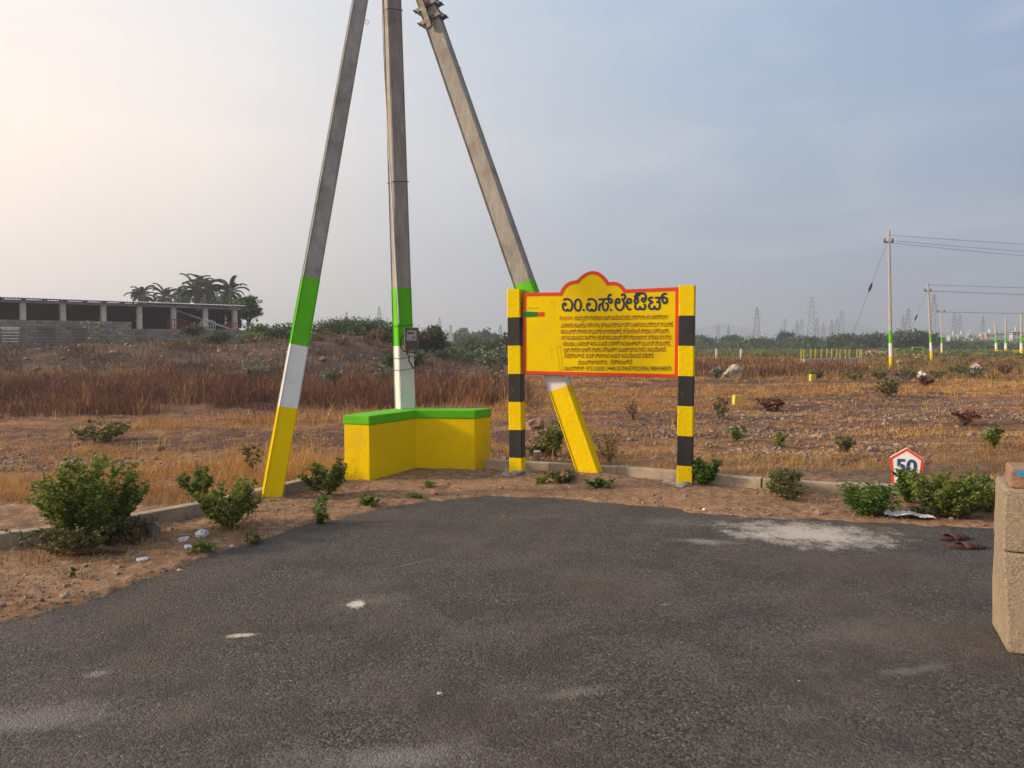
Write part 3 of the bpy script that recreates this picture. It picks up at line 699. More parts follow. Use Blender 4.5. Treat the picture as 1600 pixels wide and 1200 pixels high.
def g_au(m):
    stroke(m, [(600, 228), (720, 218), (828, 222), (862, 290), (858, 365), (820, 422), (772, 408), (762, 360), (800, 332), (840, 352)], HW, B_)
    stroke(m, [(712, 240), (660, 272), (602, 276), (592, 305), (680, 335)], HW, B_); stroke(m, ell(625, 402, 45, 50), HW, B_, closed=True)
    stroke(m, [(608, 450), (598, 520), (602, 585), (650, 612), (700, 598), (718, 545), (740, 598), (790, 612), (838, 585), (848, 520), (815, 478)], HW, B_)
title('title_letter', g_au)
def g_t(m):
    stroke(m, [(1042, 315), (965, 322), (940, 365), (962, 400), (1012, 412), (1018, 440), (962, 470), (942, 530), (962, 585), (1005, 610), (1058, 592), (1080, 535), (1100, 592), (1150, 610), (1198, 582), (1212, 500), (1198, 445), (1125, 425)], HW, B_)
    stroke(m, [(1175, 425), (1200, 385), (1180, 325)], HW, B_); stroke(m, [(1088, 322), (1220, 318), (1350, 314)], HW, B_)
    stroke(m, [(1385, 222), (1302, 230), (1268, 285), (1278, 370), (1304, 442), (1350, 456), (1392, 408), (1378, 342), (1338, 316)], HW, B_)
title('title_letter', g_t)
# small hand lettered lines
def text_mesh(s, off=.0):
    c = bpy.data.curves.new('t', 'FONT'); c.body = s; c.size = 1; c.fill_mode = 'FRONT'; c.offset = off; c.resolution_u = 3
    o = bpy.data.objects.new('t', c); COL.objects.link(o); bpy.context.view_layer.update()
    dg = bpy.context.evaluated_depsgraph_get(); me = bpy.data.meshes.new_from_object(o.evaluated_get(dg)); bpy.data.objects.remove(o); return me
def text_line(s, x0, x1, yl, yr, hpx, mt, off=.003, name='text_line'):
    me = text_mesh(s, off); n = len(me.vertices); co = np.zeros(n*3); me.vertices.foreach_get('co', co); co = co.reshape(-1, 3)
    lo, hi = co.min(0), co.max(0); ua, za = B(x0, yl); ub, zb = B(x1, yr); H = hpx/1200*8.25
    bl_, th = -.02, .72   # base line and usual glyph height of the face
    u = ua+(co[:, 0]-lo[0])/(hi[0]-lo[0])*(ub-ua); t = (co[:, 0]-lo[0])/(hi[0]-lo[0]); zc = za+(zb-za)*t
    z = zc+(co[:, 1]-th/2)/th*H
    V = np.stack([u, np.full(n, REC-.0042), z], 1); me.vertices.foreach_set('co', V.ravel()); me.update(); me.name = name
    return link(name, me, mt, panel)
text_line('ಸೌಲಭ್ಯಗಳು:', 874, 895, 497.5, 496.5, 6.2, 'text_red')
for s, a, b, y0, y1, mt in (
    ('ನಗರಾಭಿವೃದ್ಧಿ ಪ್ರಾಧಿಕಾರದ ಉಡುಪಿ ಅನುಮೋದನೆ ಪಡೆದು, ಬಿನ್ನತೀರ್ಣ ನಗರ ಸರಹದ್ದಿನಲ್ಲಿ,', 897, 1044, 497, 495, 'text_brown'),
    ('-ಮನೆಗಳನ್ನು ಹೊಂದಿರುವ ನಿವೇಶನಗಳು, ಕರ್ನಾಟಕ ವಿದ್ಯುತ್ ರಸ್ತೆ ಮಂಡಳಿಯಿಂದ ವಿದ್ಯುತ್ ವ್ಯವಸ್ಥೆ,', 876, 1052, 508.5, 506.5, 'text_brown'),
    ('ಹಾಗೂ ಬೀದಿ ದೀಪಗಳ ವ್ಯವಸ್ಥೆ ಕಲ್ಪಿಸಲಾಗಿದೆ, ಲೇಔಟಿನೊಳಗೆ ಪ್ರಧಾನ ರಸ್ತೆಮಾರ್ಗ.', 876, 1046, 518, 517, 'text_brown'),
    ('ಇತರ ಸಮುದಾಯಭವನ, ಕಾಂಕ್ರೀಟ್ ಚರಂಡಿ ಹಾಗೂ ಡಾಂಬರ್ ರಸ್ತೆ ಪ್ರಾಂಗಣದಲ್ಲಿ, ಕರ್ನಾಟಕ ನಗರ ನೀರು,', 877, 1050, 527.5, 526.5, 'text_brown'),
    ('ಸರಬರಾಜು, ಒಳಚರಂಡಿ ಹಾಗೂ ಮೂರನೆ ಮನೆಗಳಿಗೆ ಅನುಕೂಲಕ್ಕಾಗಿ ಯು.ಜಿ.ಡಿ ವ್ಯವಸ್ಥೆ.,', 880, 1048, 537, 536, 'text_brown'),
    ('ಕೃಷಿ ನಿರ್ದೇಶನಗಳಿಗೆ ನೀಡಿದ ಪೌರಾಡಳಿತ ಮಂಡಳಿಯಿಂದ NOC ಅನುಮೋದನೆ,', 881, 1041, 547, 545.5, 'text_brown'),
    ('-ಪಡೆದಿರುತ್ತದೆ, ಕವಡಿ ವಿಜ್ಞಾನ ಉಪನಿ ಅನುಮೋದನೆ ಪಡೆದಿದೆ.', 881, 1022, 556, 555.5, 'text_brown'),
    ('ಸಾಲುಗಿಡಗಳನ್ನು  ನೆಡಿಸಲಾಗಿದೆ.', 903, 989, 566, 565.5, 'text_brown'),
    ('ಸಂಪರ್ಕಿಸಿ: 9731330001,9448120704,8790218966,9884348839.', 882, 1050, 575.5, 575.5, 'text_olive')):
    text_line(s, a, b, y0, y1, 7.0, mt)
def decal(name, mt, quad, lay=1, parent=panel):
    m = MB(); m.quad([(B(*q)[0], REC-.004-.0006*lay, B(*q)[1]) for q in quad]); return m.build(name, mt, parent)
decal('green_sticker', 'sticker_green', [(818, 486.8), (841, 487.6), (841, 494.3), (818, 495.6)])
decal('red_sticker', 'red_paint', [(841.2, 487.6), (850.3, 487.4), (850.5, 494.2), (841.2, 494.3)])
m = MB()
for (a, b) in (((870, 541.5), (875.5, 540)), ((875.5, 540), (879.7, 578.5)), ((870, 541.5), (875, 578)), ((874, 578.3), (879.7, 578.5)), ((866, 470), (866.3, 480)), ((849, 468), (849.3, 472)), ((862, 470), (862.4, 477)), ((862, 545), (862.3, 549)), ((862, 553), (862.3, 556)), ((862, 560), (862.2, 563)), ((825, 481), (838, 482.2)), ((838, 482.2), (843, 480.2))):
    p, q = Vector(B(*a)), Vector(B(*b)); t = (q-p).normalized(); nn = Vector((-t.y, t.x))*.0017
    m.quad([(p.x+nn.x, REC-.0045, p.y+nn.y), (p.x-nn.x, REC-.0045, p.y-nn.y), (q.x-nn.x, REC-.0045, q.y-nn.y), (q.x+nn.x, REC-.0045, q.y+nn.y)])
m.build('pencil_guide', 'pencil', panel)['kind'] = 'stuff'
for u0, sd_, rr in ((.075, 4, (.155, .15, .075)), (WD-.08, 9, (.19, .18, .085))):
    me = rock_mesh('footing', *rr, sd_, .6, 4); o = link('footing', me, 'concrete_collar', board, (u0, .07, .0))

# ------------------------------------------------------------------ stone pillar at the right edge
PT = -.47; pc = Vector((2.372, 3.66, 0)); pil = empty('stone_pillar', pc, 'stack of three rough sandstone blocks standing on the road at the right edge', 'stone pillar', rz=PT)
def block(x0, x1, y0, y1, z0, z1, mt, seed, name, chip=0):
    bm = bmesh.new(); bmesh.ops.create_cube(bm, size=1)
    for v in bm.verts: v.co = Vector((x0 if v.co.x < 0 else x1, y0 if v.co.y < 0 else y1, z0 if v.co.z < 0 else z1))
    if chip:
        for v in bm.verts:
            if v.co.x == x0 and v.co.z == z0 and v.co.y == y0: v.co.x += .035
    bmesh.ops.bevel(bm, geom=list(bm.edges), offset=.012, segments=2, profile=.5, affect='EDGES')
    bmesh.ops.subdivide_edges(bm, edges=bm.edges, cuts=5, use_grid_fill=True)
    for v in bm.verts:
        v.co += Vector((mnoise.noise(v.co*9+Vector((seed, 0, 0))), mnoise.noise(v.co*9+Vector((0, seed, 5))), mnoise.noise(v.co*9+Vector((9, 0, seed)))))*.006
    me = bpy.data.meshes.new(name); bm.to_mesh(me); bm.free(); return link(name, me, mt, pil)
block(0, .46, 0, .40, .0, .488, 'stone_block', 1, 'stone_block', 1)
block(-.004, .455, .002, .402, .492, .797, 'stone_block', 5, 'stone_block')
ts = block(.018, .44, .01, .20, .800, .905, 'top_stone', 8, 'top_block')
m = MB()
for (a, b, r) in (((.036, .884), (.062, .866), .006), ((.040, .888), (.082, .880), .007), ((.058, .866), (.094, .872), .006), ((.075, .886), (.125, .881), .006), ((.046, .875), (.08, .862), .005), ((.10, .874), (.13, .872), .004)):
    p, q = Vector(a), Vector(b); t = (q-p).normalized(); nn = Vector((-t.y, t.x))*r; yy = -.002-.001*len(m.f)
    m.quad([(p.x+nn.x, yy, p.y+nn.y), (p.x-nn.x, yy, p.y-nn.y), (q.x-nn.x, yy, q.y-nn.y), (q.x+nn.x, yy, q.y+nn.y)])
m.build('blue_paint_mark', 'blue_mark', ts)

# ------------------------------------------------------------------ plants
def bush(name, label, cat, pos, h, rad, nst, nleaf, ls, lm, group=None, spread=1.0, upright=.5, sm='green_stem', top=0.0, wide=.42, base=.12, fan=.75):
    """stems fanning from one base, leaves gathered along them"""
    rng = np.random.RandomState(abs(hash((round(pos[0], 3), round(pos[1], 3)))) % 99991)
    root = empty(name, (pos[0], pos[1], pos[2]-.02), label, cat, group)
    if wide > .3: ls = ls*.92
    m = MB(); tips = []
    for i in range(nst):
        a = rng.uniform(0, 2*math.pi); r = rad*math.sqrt(rng.uniform(0.02, 1))*spread; hh = h*(1-.55*(r/rad)**2*(1-upright))*rng.choice([rng.uniform(.6, .85), rng.uniform(.8, 1.08)])
        if i == 0 and top: r = rad*.2; hh = h*(1+top)
        pts = [Vector((0, 0, 0))]
        for k in range(1, 6):
            t = k/5; q = t**(fan if upright < .65 else 1.1)
            pts.append(Vector((math.cos(a)*r*q+rng.normal()*.015*h, math.sin(a)*r*q+rng.normal()*.015*h, hh*t**.9)))
        m.tube(pts, [max(.0018, .006*h*(1-.8*k/5)+.001) for k in range(6)], 4, caps=False); tips.append(pts)
        for b in range(2):
            k = rng.randint(1, 5); o = pts[k]; a2 = a+rng.uniform(-1.4, 1.4); l = rad*.38*rng.uniform(.5, 1)
            p2 = [o, o+Vector((math.cos(a2)*l*.5, math.sin(a2)*l*.5, l*.45)), o+Vector((math.cos(a2)*l, math.sin(a2)*l, l*.75))]
            m.tube(p2, [.0025*h+.001, .002, .0015], 3, caps=False); tips.append(p2)
    m.build('stems', sm, root)
    P = np.zeros((nleaf, 3)); D = np.zeros((nleaf, 3)); wts = np.array([len(p) for p in tips], float); wts /= wts.sum()
    ch = rng.choice(len(tips), nleaf, p=wts)
    for i in range(nleaf):
        p = tips[ch[i]]; t = (base+(1-base)*rng.beta(1.7, 1.0))*(len(p)-1) if len(p) > 3 else rng.uniform(.2, 1)*(len(p)-1)
        k = min(int(t), len(p)-2); q = p[k].lerp(p[k+1], t-k); an = rng.uniform(0, 2*math.pi)
        P[i] = (q.x+rng.normal()*ls*.35, q.y+rng.normal()*ls*.35, q.z+rng.normal()*ls*.3); D[i] = (math.cos(an), math.sin(an), rng.uniform(-.35, .7))
    L = ls*rng.uniform(.6, 1.3, nleaf); tn = np.clip(.45+.28*rng.normal(size=nleaf)+.3*(vnoise(P[:, 0]*9, P[:, 2]*9, 1)-.5), 0, 1)
    keep = P[:, 2] > .005; P, D, L, tn = P[keep], D[keep], L[keep], tn[keep]
    V, F, T = leaves(P, D, L, L*wide, tn); link('foliage', npmesh('foliage', V, F, T), lm, root)
    return root
NB_ = lambda px, py: GP(px, py)
p = GP(140, 848)
bush('roadside_bush', 'largest green leafy bush on the left verge, in front of the kerb', 'bush', p, .66, .40, 80, 15000, .027, 'leaf_bush', 'leafy bushes along the road verge', upright=.62, base=-.02, fan=.5)
bush('verge_weed', 'yellowish low weeds spreading at the foot of the largest left bush', 'plant', GP(128, 858), .20, .42, 40, 2600, .028, 'leaf_olive', 'leafy bushes along the road verge', fan=.5, base=-.02)
bush('verge_weed', 'grey brown twiggy weeds between the largest left bush and the grey boulder', 'plant', GP(205, 846), .24, .20, 26, 700, .024, 'leaf_olive', 'leafy bushes along the road verge', fan=.6)
bush('roadside_bush', 'small green bush just behind the kerb, left of the left leaning pole', 'bush', GP(306, 778), .36, .16, 15, 1300, .033, 'leaf_lush', 'leafy bushes along the road verge', upright=.6)
bush('roadside_bush', 'green bush in front of the kerb, beside the foot of the left leaning pole', 'bush', GP(360, 822), .40, .27, 28, 3200, .030, 'leaf_bush', 'leafy bushes along the road verge', fan=.55)
bush('roadside_bush', 'green leafy bush against the left end of the yellow bench', 'bush', GP(512, 772), .40, .25, 20, 1900, .040, 'leaf_bush', 'leafy bushes along the road verge')
bush('verge_sprout', 'tall thin green sprout on bare soil below the bench', 'plant', GP(502, 828), .26, .085, 5, 130, .045, 'leaf_lush', 'green sprouts on the bare verge', upright=.8)
bush('verge_sprout', 'squat green sprout by the asphalt edge, right of the tall thin sprout', 'plant', GP(576, 803), .13, .10, 6, 120, .045, 'leaf_lush', 'green sprouts on the bare verge')
bush('verge_sprout', 'tiny green sprout at the foot of the bench, below its inner corner', 'plant', GP(670, 762), .10, .06, 4, 60, .04, 'leaf_lush', 'green sprouts on the bare verge')
bush('verge_sprout', 'low green sprout on soil in front of the bench, left of the tiny one', 'plant', GP(651, 778), .08, .09, 4, 60, .04, 'leaf_lush', 'green sprouts on the bare verge')
bush('verge_sprout', 'low green plant flat on the asphalt edge at the left', 'plant', GP(318, 879)+Vector((0, 0, .015)), .07, .11, 9, 200, .03, 'leaf_bush', 'green sprouts on the bare verge', upright=.1)
bush('verge_sprout', 'small sprig on the left verge below the biggest bush', 'plant', GP(119, 902), .10, .04, 3, 40, .03, 'leaf_olive', 'green sprouts on the bare verge')
bush('verge_sprout', 'pale grey green weed by the foot of the left leaning pole', 'plant', GP(395, 845), .09, .10, 8, 140, .03, 'leaf_olive', 'green sprouts on the bare verge')
bush('roadside_bush', 'small green plant in field behind the left leaning pole', 'plant', GP(396, 738), .42, .12, 6, 160, .05, 'leaf_olive')
bush('roadside_bush', 'dense dark green bush right behind the right striped post', 'bush', GP(1103, 758), .28, .20, 26, 2200, .034, 'leaf_lush', 'leafy bushes along the road verge', upright=.8)
bush('roadside_bush', 'thin yellowish green bush leaning over the kerb, right of the notice board', 'bush', GP(1228, 780), .34, .27, 14, 620, .045, 'leaf_olive', 'leafy bushes along the road verge', wide=.3)
bush('roadside_bush', 'green leafy weed at the kerb, left half of the straggly one by the board', 'bush', GP(1214, 770), .27, .13, 9, 420, .045, 'leaf_lush', 'leafy bushes along the road verge')
bush('roadside_bush', 'dense long-leaved green bush at asphalt edge, left of the white plastic sheet', 'bush', GP(1362, 805), .30, .21, 30, 1700, .062, 'leaf_lush', 'leafy bushes along the road verge', wide=.14, upright=.6, fan=.6)
bush('roadside_bush', 'upright green bush hiding the lower part of the numbered 50 marker', 'bush', GP(1418, 785), .38, .16, 20, 1700, .034, 'leaf_lush', 'leafy bushes along the road verge', wide=.36)
bush('roadside_bush', 'widest green bush on the right, between the 50 marker and the stone pillar', 'bush', GP(1487, 806), .42, .34, 60, 8500, .028, 'leaf_bush', 'leafy bushes along the road verge', base=-.02, fan=.5)
bush('roadside_bush', 'green bush partly hidden behind the stone pillar', 'bush', GP(1548, 800), .36, .20, 18, 1700, .038, 'leaf_lush', 'leafy bushes along the road verge')
bush('roadside_bush', 'dull green tuft beside the white plastic sheet', 'plant', GP(1442, 808), .14, .08, 10, 320, .04, 'leaf_thorn', 'leafy bushes along the road verge', wide=.15, upright=.8)
bush('verge_sprout', 'leafy green weed between the left striped post and the leaning pole foot', 'plant', GP(876, 752), .16, .16, 10, 300, .045, 'leaf_olive', 'green sprouts on the bare verge')
bush('verge_sprout', 'bright green weed at the foot of the right leaning pole', 'plant', GP(937, 762), .11, .14, 8, 240, .042, 'leaf_lush', 'green sprouts on the bare verge')
bush('verge_sprout', 'small dark weed by the collar of the left striped post', 'plant', GP(842, 756), .10, .08, 5, 90, .04, 'leaf_bush', 'green sprouts on the bare verge')
bush('field_weed', 'green and brown weed just behind the kerb, between left striped post and leaning pole', 'plant', GP(862, 712), .46, .22, 16, 700, .05, 'leaf_bush', 'weeds standing in the dry field', base=.3)
bush('field_weed', 'low green weed on the ground behind the left striped post', 'plant', GP(842, 708), .16, .20, 8, 260, .05, 'leaf_olive', 'weeds standing in the dry field')
bush('field_weed', 'tall feathery dry weed standing between the leaning pole and the right post', 'plant', GP(952, 722), .50, .28, 18, 520, .04, 'dry_olive', 'weeds standing in the dry field', wide=.16)
bush('field_weed', 'dark spiky dead weed in the golden grass behind the notice board', 'plant', GP(990, 655), .55, .22, 16, 220, .07, 'dry_brown', 'weeds standing in the dry field', wide=.12, upright=.6)
bush('field_weed', 'small green weed in the field right of the right striped post', 'plant', GP(1151, 690), .26, .12, 7, 160, .06, 'leaf_lush', 'weeds standing in the dry field')
bush('field_weed', 'thin green weed above the leaning green bush by the board', 'plant', GP(1219, 700), .28, .12, 6, 120, .06, 'leaf_bush', 'weeds standing in the dry field')
bush('field_weed', 'round green weed in the field left of the 50 marker', 'plant', GP(1319, 708), .30, .11, 9, 200, .05, 'leaf_olive', 'weeds standing in the dry field')
bush('field_weed', 'tall narrow green weed in the field above the stone pillar', 'plant', GP(1553, 700), .32, .11, 7, 170, .07, 'leaf_bush', 'weeds standing in the dry field', upright=.8)
bush('field_weed', 'dark weed on the rubble heap right of the notice board', 'plant', GP(1124, 654), .5, .2, 12, 260, .06, 'leaf_olive', 'weeds standing in the dry field')
bush('field_weed', 'bushy olive weed in the middle of the right field', 'plant', GP(1388, 620), .6, .35, 14, 330, .09, 'leaf_olive', 'weeds standing in the dry field')
bush('field_weed', 'reddish brown weed in the right field above the 50 marker', 'plant', GP(1510, 668), .45, .25, 12, 220, .08, 'dry_brown', 'weeds standing in the dry field')
bush('field_weed', 'dull olive weed tuft on dark soil near the far left edge', 'plant', GP(150, 688), .34, .50, 18, 500, .07, 'leaf_olive', 'weeds standing in the dry field')
bush('field_weed', 'thin dark upright weed behind the biggest left bush', 'plant', GP(115, 750), .36, .03, 2, 40, .04, 'leaf_rust', 'weeds standing in the dry field')
for px, py, hh, lb in ((398, 575, 1.1, 'pale grey green milkweed clump left of the pile, behind the left leaning pole'), (520, 580, .75, 'pale milkweed clump between the left leaning pole and upright pole'), (775, 588, 1.55, 'tall pale flowering milkweed left of the notice board'), (600, 582, .7, 'low pale weed beside the foot of the upright pole, among brown stalks'), (160, 520, 2.3, 'tall pale dusty shrub against the shed compound wall'), (1120, 590, .5, 'pale dry weed beside the orange boulder')):
    g = AT(px, py, 24 if px > 160 else 44); Y = g.y; z = gz(g.x, Y)
    if px > 1000: Y = 30; g = AT(px, py, Y); z = gz(g.x, Y)
    bush('milkweed', lb, 'plant', (g.x, Y, z), hh, hh*.45, 16, 520, .11*max(1, hh*.7), 'leaf_pale', 'pale milkweed plants in the waste land', upright=.75)
for px, py, hh, lm, lb in ((1418, 591, .75, 'leaf_thorn', 'dark green shrub left of the white stone, near the tall far pole'), (1275, 592, .55, 'leaf_olive', 'olive shrub beside the farther yellow plot stone'), (1497, 588, .7, 'leaf_thorn', 'dark green shrub in the right field, left of the 44 marker'), (1520, 590, .75, 'leaf_thorn', 'dark green shrub right below the 44 marker'), (1466, 590, .6, 'leaf_olive', 'olive shrub right of the white stone in the field'), (1445, 602, .5, 'leaf_rust', 'brown shrub just in front of the white stone'),
                         (1335, 585, .7, 'leaf_olive', 'broad yellow green shrub left of the tall far pole'), (1570, 584, .7, 'leaf_rust', 'rust coloured shrub near the right edge of the field'), (1205, 640, .45, 'leaf_rust', 'dry brown shrub between the two yellow plot stones'), (1375, 592, .6, 'leaf_olive', 'olive shrub at the foot of the tall far pole')):
    g = GP(px, py); bush('field_shrub', lb, 'shrub', g, hh*.72, hh*.62, 22, 420, .085, {'leaf_olive': 'leaf_olive2', 'leaf_rust': 'dry_brown'}.get(lm, lm), 'shrubs dotted over the right field', upright=.5)

# ------------------------------------------------------------------ grass, straw, weeds, rubble
def scatter(n, y0, y1, xm=.74, pw=1.0):
    u = np.random.rand(n); Y = y0*(y1/y0)**(u**pw); X = (np.random.rand(n)*2-1)*(Y*xm+.6); return X, Y
# golden tufts over the field
def gold_density(X, Y):
    g1 = fbm(X*.5, Y, 2.6, 31); g2 = fbm(X, Y, .55, 33); den = sst(.42, .64, g1)*.9+.07
    den = den*(.2+.95*sst(.35, .62, g2))*np.where(X < -2, 1.0, .50+.45*sst(9, 15, Y)); den = np.where((X > 4) & (Y < 15), den*.7, den)
    den = den*(1-.75*sst(.50, .62, fbm(X*.35, Y*1.4, 2.2, 39))*(X < 0))
    return den*(1-.9*(sst(15.2, 16.5, Y)*(1-sst(-2.0, 1.0, X))))
X, Y = scatter(95000, 7.0, 62); k = (np.random.rand(len(X)) < gold_density(X, Y)) & (kerb_d(X, Y) > .25); X, Y = X[k], Y[k]; nt_ = len(X)
hh = np.random.gamma(6, 1/6, nt_)*.115*(1+1.0*sst(.5, .72, fbm(X, Y, 1.8, 35))*(X < -1))*(1+.2*sst(14, 40, Y))*np.where(X > 0, .68, 1.0); tt = np.clip(.42+.8*(fbm(X, Y, 1.3, 37)-.5)+np.random.normal(0, .2, nt_), 0, 1)
i = np.repeat(np.arange(nt_), 8); n = len(i); sp_ = .03+.25*hh[i]; Xb = X[i]+np.random.normal(0, 1, n)*sp_; Yb = Y[i]+np.random.normal(0, 1, n)*sp_
H = hh[i]*np.random.uniform(.35, 1.15, n); W = np.maximum(.0035, Yb*.00055)*np.random.uniform(.7, 1.3, n); T = np.clip(tt[i]+np.random.normal(0, .14, n), 0, 1)
tag(link('dry_grass', npmesh('dry_grass', *blades(Xb, Yb, H, W, T, .95)), 'dry_gold'), 'short dry golden grass covering the field', 'grass', kind='stuff')
# trodden straw lying flat, on the field and the verge
X, Y = scatter(90000, 4.2, 26, .85); ed = edge_d(X, Y); kd = kerb_d(X, Y); q = fbm(X, Y, .7, 41)
k = (ed > .06) & (np.random.rand(len(X)) < np.where(kd > .1, .62, (.35*sst(.4, .65, q)+.05)*1.0)); X, Y = X[k], Y[k]; n = len(X)
a = np.random.uniform(0, 6.28, n); L = np.random.uniform(.03, .12, n); z = ground_z(X, Y)+.006; Wd = np.maximum(.0016, Y*.00035)
dx, dy = np.cos(a), np.sin(a); P0 = np.stack([X, Y, z], 1); P1 = P0+np.stack([dx*L, dy*L, np.random.uniform(-.004, .03, n)], 1); S = np.stack([-dy*Wd, dx*Wd, np.zeros(n)], 1)
V = np.stack([P0-S, P0+S, P1], 1).reshape(-1, 3)
tag(link('straw_litter', npmesh('straw_litter', V, np.arange(n*3).reshape(-1, 3), np.repeat(np.random.rand(n), 3)), 'straw'), 'bits of dead straw lying on the soil', 'straw', kind='stuff')
# purple brown stalks on the left, and a smaller stand on the right
def stalks(name, X, Y, hm, mt, label, wf=.0007, lean=.22):
    n = len(X); H = np.random.gamma(5, 1/5, n)*hm*(.25+1.4*fbm(X, Y, .8, 51)); W = np.maximum(.006, Y*wf)*np.random.uniform(.6, 1.4, n)
    T = np.clip(.30+.9*(fbm(X, Y, 1.9, 53)-.5)+np.random.normal(0, .2, n), 0, 1)
    parts = [blades(X, Y, H, W, T, lean)]
    # twigs leaving the stalks
    m = n; i = np.random.randint(0, n, m); z = ground_z(X[i], Y[i])+H[i]*np.random.uniform(.35, .85, m)
    parts.append(blades(X[i], Y[i], H[i]*.28, W[i]*.7, T[i], 1.2, Z=z))
    tag(link(name, npmesh(name, *join(parts)), mt), label, 'dry weeds', kind='stuff')
n = 80000; Y = 14.6+10.4*np.random.rand(n)**1.1; X = -Y*.74+(Y*.74+.4)*np.random.rand(n)
f = sst(15.8, 17.6, Y+6.5*(fbm(X, Y, 1.5, 61)-.5)+1.0*np.where(X < -6, -1, 0)*0)*(.18+.82*sst(.36, .60, fbm(X, Y, 1.1, 63))); k = np.random.rand(n) < f
stalks('dry_stalks', X[k], Y[k], .29, 'dry_brown', 'band of tall purple brown dead weeds across the left waste land', lean=.6)
n = 11000; Y = 15.4+11*np.random.rand(n); X = -Y*.74+(Y*.74+.4)*np.random.rand(n); k = np.random.rand(n) < sst(.48, .66, fbm(X, Y, 1.6, 64))
stalks('tan_stalks', X[k], Y[k], .30, 'dry_gold', 'paler tan stalks among the purple brown weeds', lean=.8)
n = 15000; Y = 29+19*np.random.rand(n); X = 5.5+(Y*.45-5)*np.random.rand(n)**1.3
k = (np.random.rand(n) < sst(.46, .60, fbm(X, Y, 2.2, 65))) & ~((X/Y > .365) & (X/Y < .46) & (Y > 36)); stalks('brown_weeds', X[k], Y[k], .36, 'dry_brown', 'low brown dead weeds behind the golden field, right of the notice board', .0008, .5)
n = 46000; Y = 24+20*np.random.rand(n); X = -Y*.74+(Y*.74-2)*np.random.rand(n); k = np.random.rand(n) < .12+.75*sst(.46, .62, fbm(X, Y, 1.5, 67))
stalks('bank_weeds', X[k], Y[k], .19, 'dry_bank', 'thin dead weeds on the earth bank below the shed wall', .0008, .8)
n = 34000; Y = 27+45*np.random.rand(n); X = Y*(.06+.70*np.random.rand(n)); k = (np.random.rand(n) < .06+.8*sst(.46, .62, fbm(X, Y, 2.2, 69))*sst(.15, .5, X/Y+.012*(Y-28))) & ~((X/Y > .365) & (X/Y < .46) & (Y > 40))
stalks('olive_weeds', X[k], Y[k], .27, 'dry_olive', 'olive and tan weeds over the far part of the right field', .0009, .9)
# dead undergrowth around bushes on the verge
X, Y = scatter(26000, 5.0, 9.5, .8); ed = edge_d(X, Y); kd = kerb_d(X, Y); q = fbm(X, Y, .45, 71)
cl_ = np.zeros(len(X))
for (px, py, r) in ((140, 850, .8), (360, 825, .45), (512, 775, .4), (1490, 808, .6), (1365, 808, .4), (1300, 785, .5), (1230, 780, .4), (880, 752, .35), (60, 840, .6), (0, 900, .5), (1400, 800, .6), (430, 760, .4)):
    g = G(px, py); cl_ = np.maximum(cl_, np.exp(-((X-g.x)**2+(Y-g.y)**2)/r**2*1.6))
k = (ed > .05) & (kd < .0) & (np.random.rand(len(X)) < cl_*.7*sst(.3, .6, q)+.02*sst(.45, .6, q)+.006); X, Y = X[k], Y[k]; n = len(X)
tag(link('verge_grass', npmesh('verge_grass', *blades(X, Y, np.random.uniform(.03, .15, n), np.random.uniform(.003, .006, n), np.random.rand(n), .9)), 'dry_olive'), 'thin yellowish grass around the verge bushes', 'grass', kind='stuff')
# dead leaves and chips on the verge
X, Y = scatter(52000, 4.0, 9.5, .85); ed = edge_d(X, Y); kd = kerb_d(X, Y); k = (ed > .0) & (kd < .9) & (np.random.rand(len(X)) < .10+.5*sst(.48, .7, fbm(X, Y, .5, 77))); X, Y = X[k], Y[k]; n = len(X)
D = np.random.normal(size=(n, 3)); D[:, 2] *= .15; L = np.random.uniform(.008, .028, n)
tag(link('leaf_litter', npmesh('leaf_litter', *leaves(np.stack([X, Y, ground_z(X, Y)+.006], 1), D, L, L*.3, np.random.rand(n), roll=np.random.uniform(-.4, .4, n))), 'dry_brown'), 'dead leaves and chips strewn over the verge', 'litter', kind='stuff')
# rubble
def rubble(name, label, X, Y, S, mt, sink=.25):
    me = [rock_mesh('r', 1, .75, .5, s, .85, 1) for s in (2, 5, 11)]; vs = []; fs = []
    for q in me:
        a = np.zeros(len(q.vertices)*3); q.vertices.foreach_get('co', a); f = np.zeros(len(q.polygons)*3, int); q.polygons.foreach_get('vertices', f); vs.append(a.reshape(-1, 3)); fs.append(f.reshape(-1, 3))
    Z = ground_z(X, Y); V = []; F = []; o = 0; a = np.random.rand(len(X))*6.28
    for j in range(3):
        i = np.arange(len(X)) % 3 == j; c, s_ = np.cos(a[i]), np.sin(a[i]); b = vs[j][None]*S[i][:, None, None]
        v = np.stack([b[..., 0]*c[:, None]-b[..., 1]*s_[:, None]+X[i][:, None], b[..., 0]*s_[:, None]+b[..., 1]*c[:, None]+Y[i][:, None], b[..., 2]+(Z[i]+S[i]*(.35-sink))[:, None]], 2)
        nv = len(vs[j]); cnt = i.sum(); F.append((fs[j][None]+(np.arange(cnt)*nv)[:, None, None]).reshape(-1, 3)+o); V.append(v.reshape(-1, 3)); o += cnt*nv
    V = np.concatenate(V); F = np.concatenate(F)
    tag(link(name, npmesh(name, V, F, np.random.rand(len(V))), mt), label, 'stones', kind='stuff')
X, Y = scatter(16000, 3.5, 10, .8); ed = edge_d(X, Y); kd = kerb_d(X, Y); k = (ed > .02) & (kd < .3) & (np.random.rand(len(X)) < .12+.55*sst(.5, .7, fbm(X, Y, .6, 81))); X, Y = X[k], Y[k]
rubble('pebbles', 'small pebbles and clods scattered over the bare verge', X, Y, np.random.gamma(2.2, .0035, len(X))+.003, 'stone_chip', 0.1)
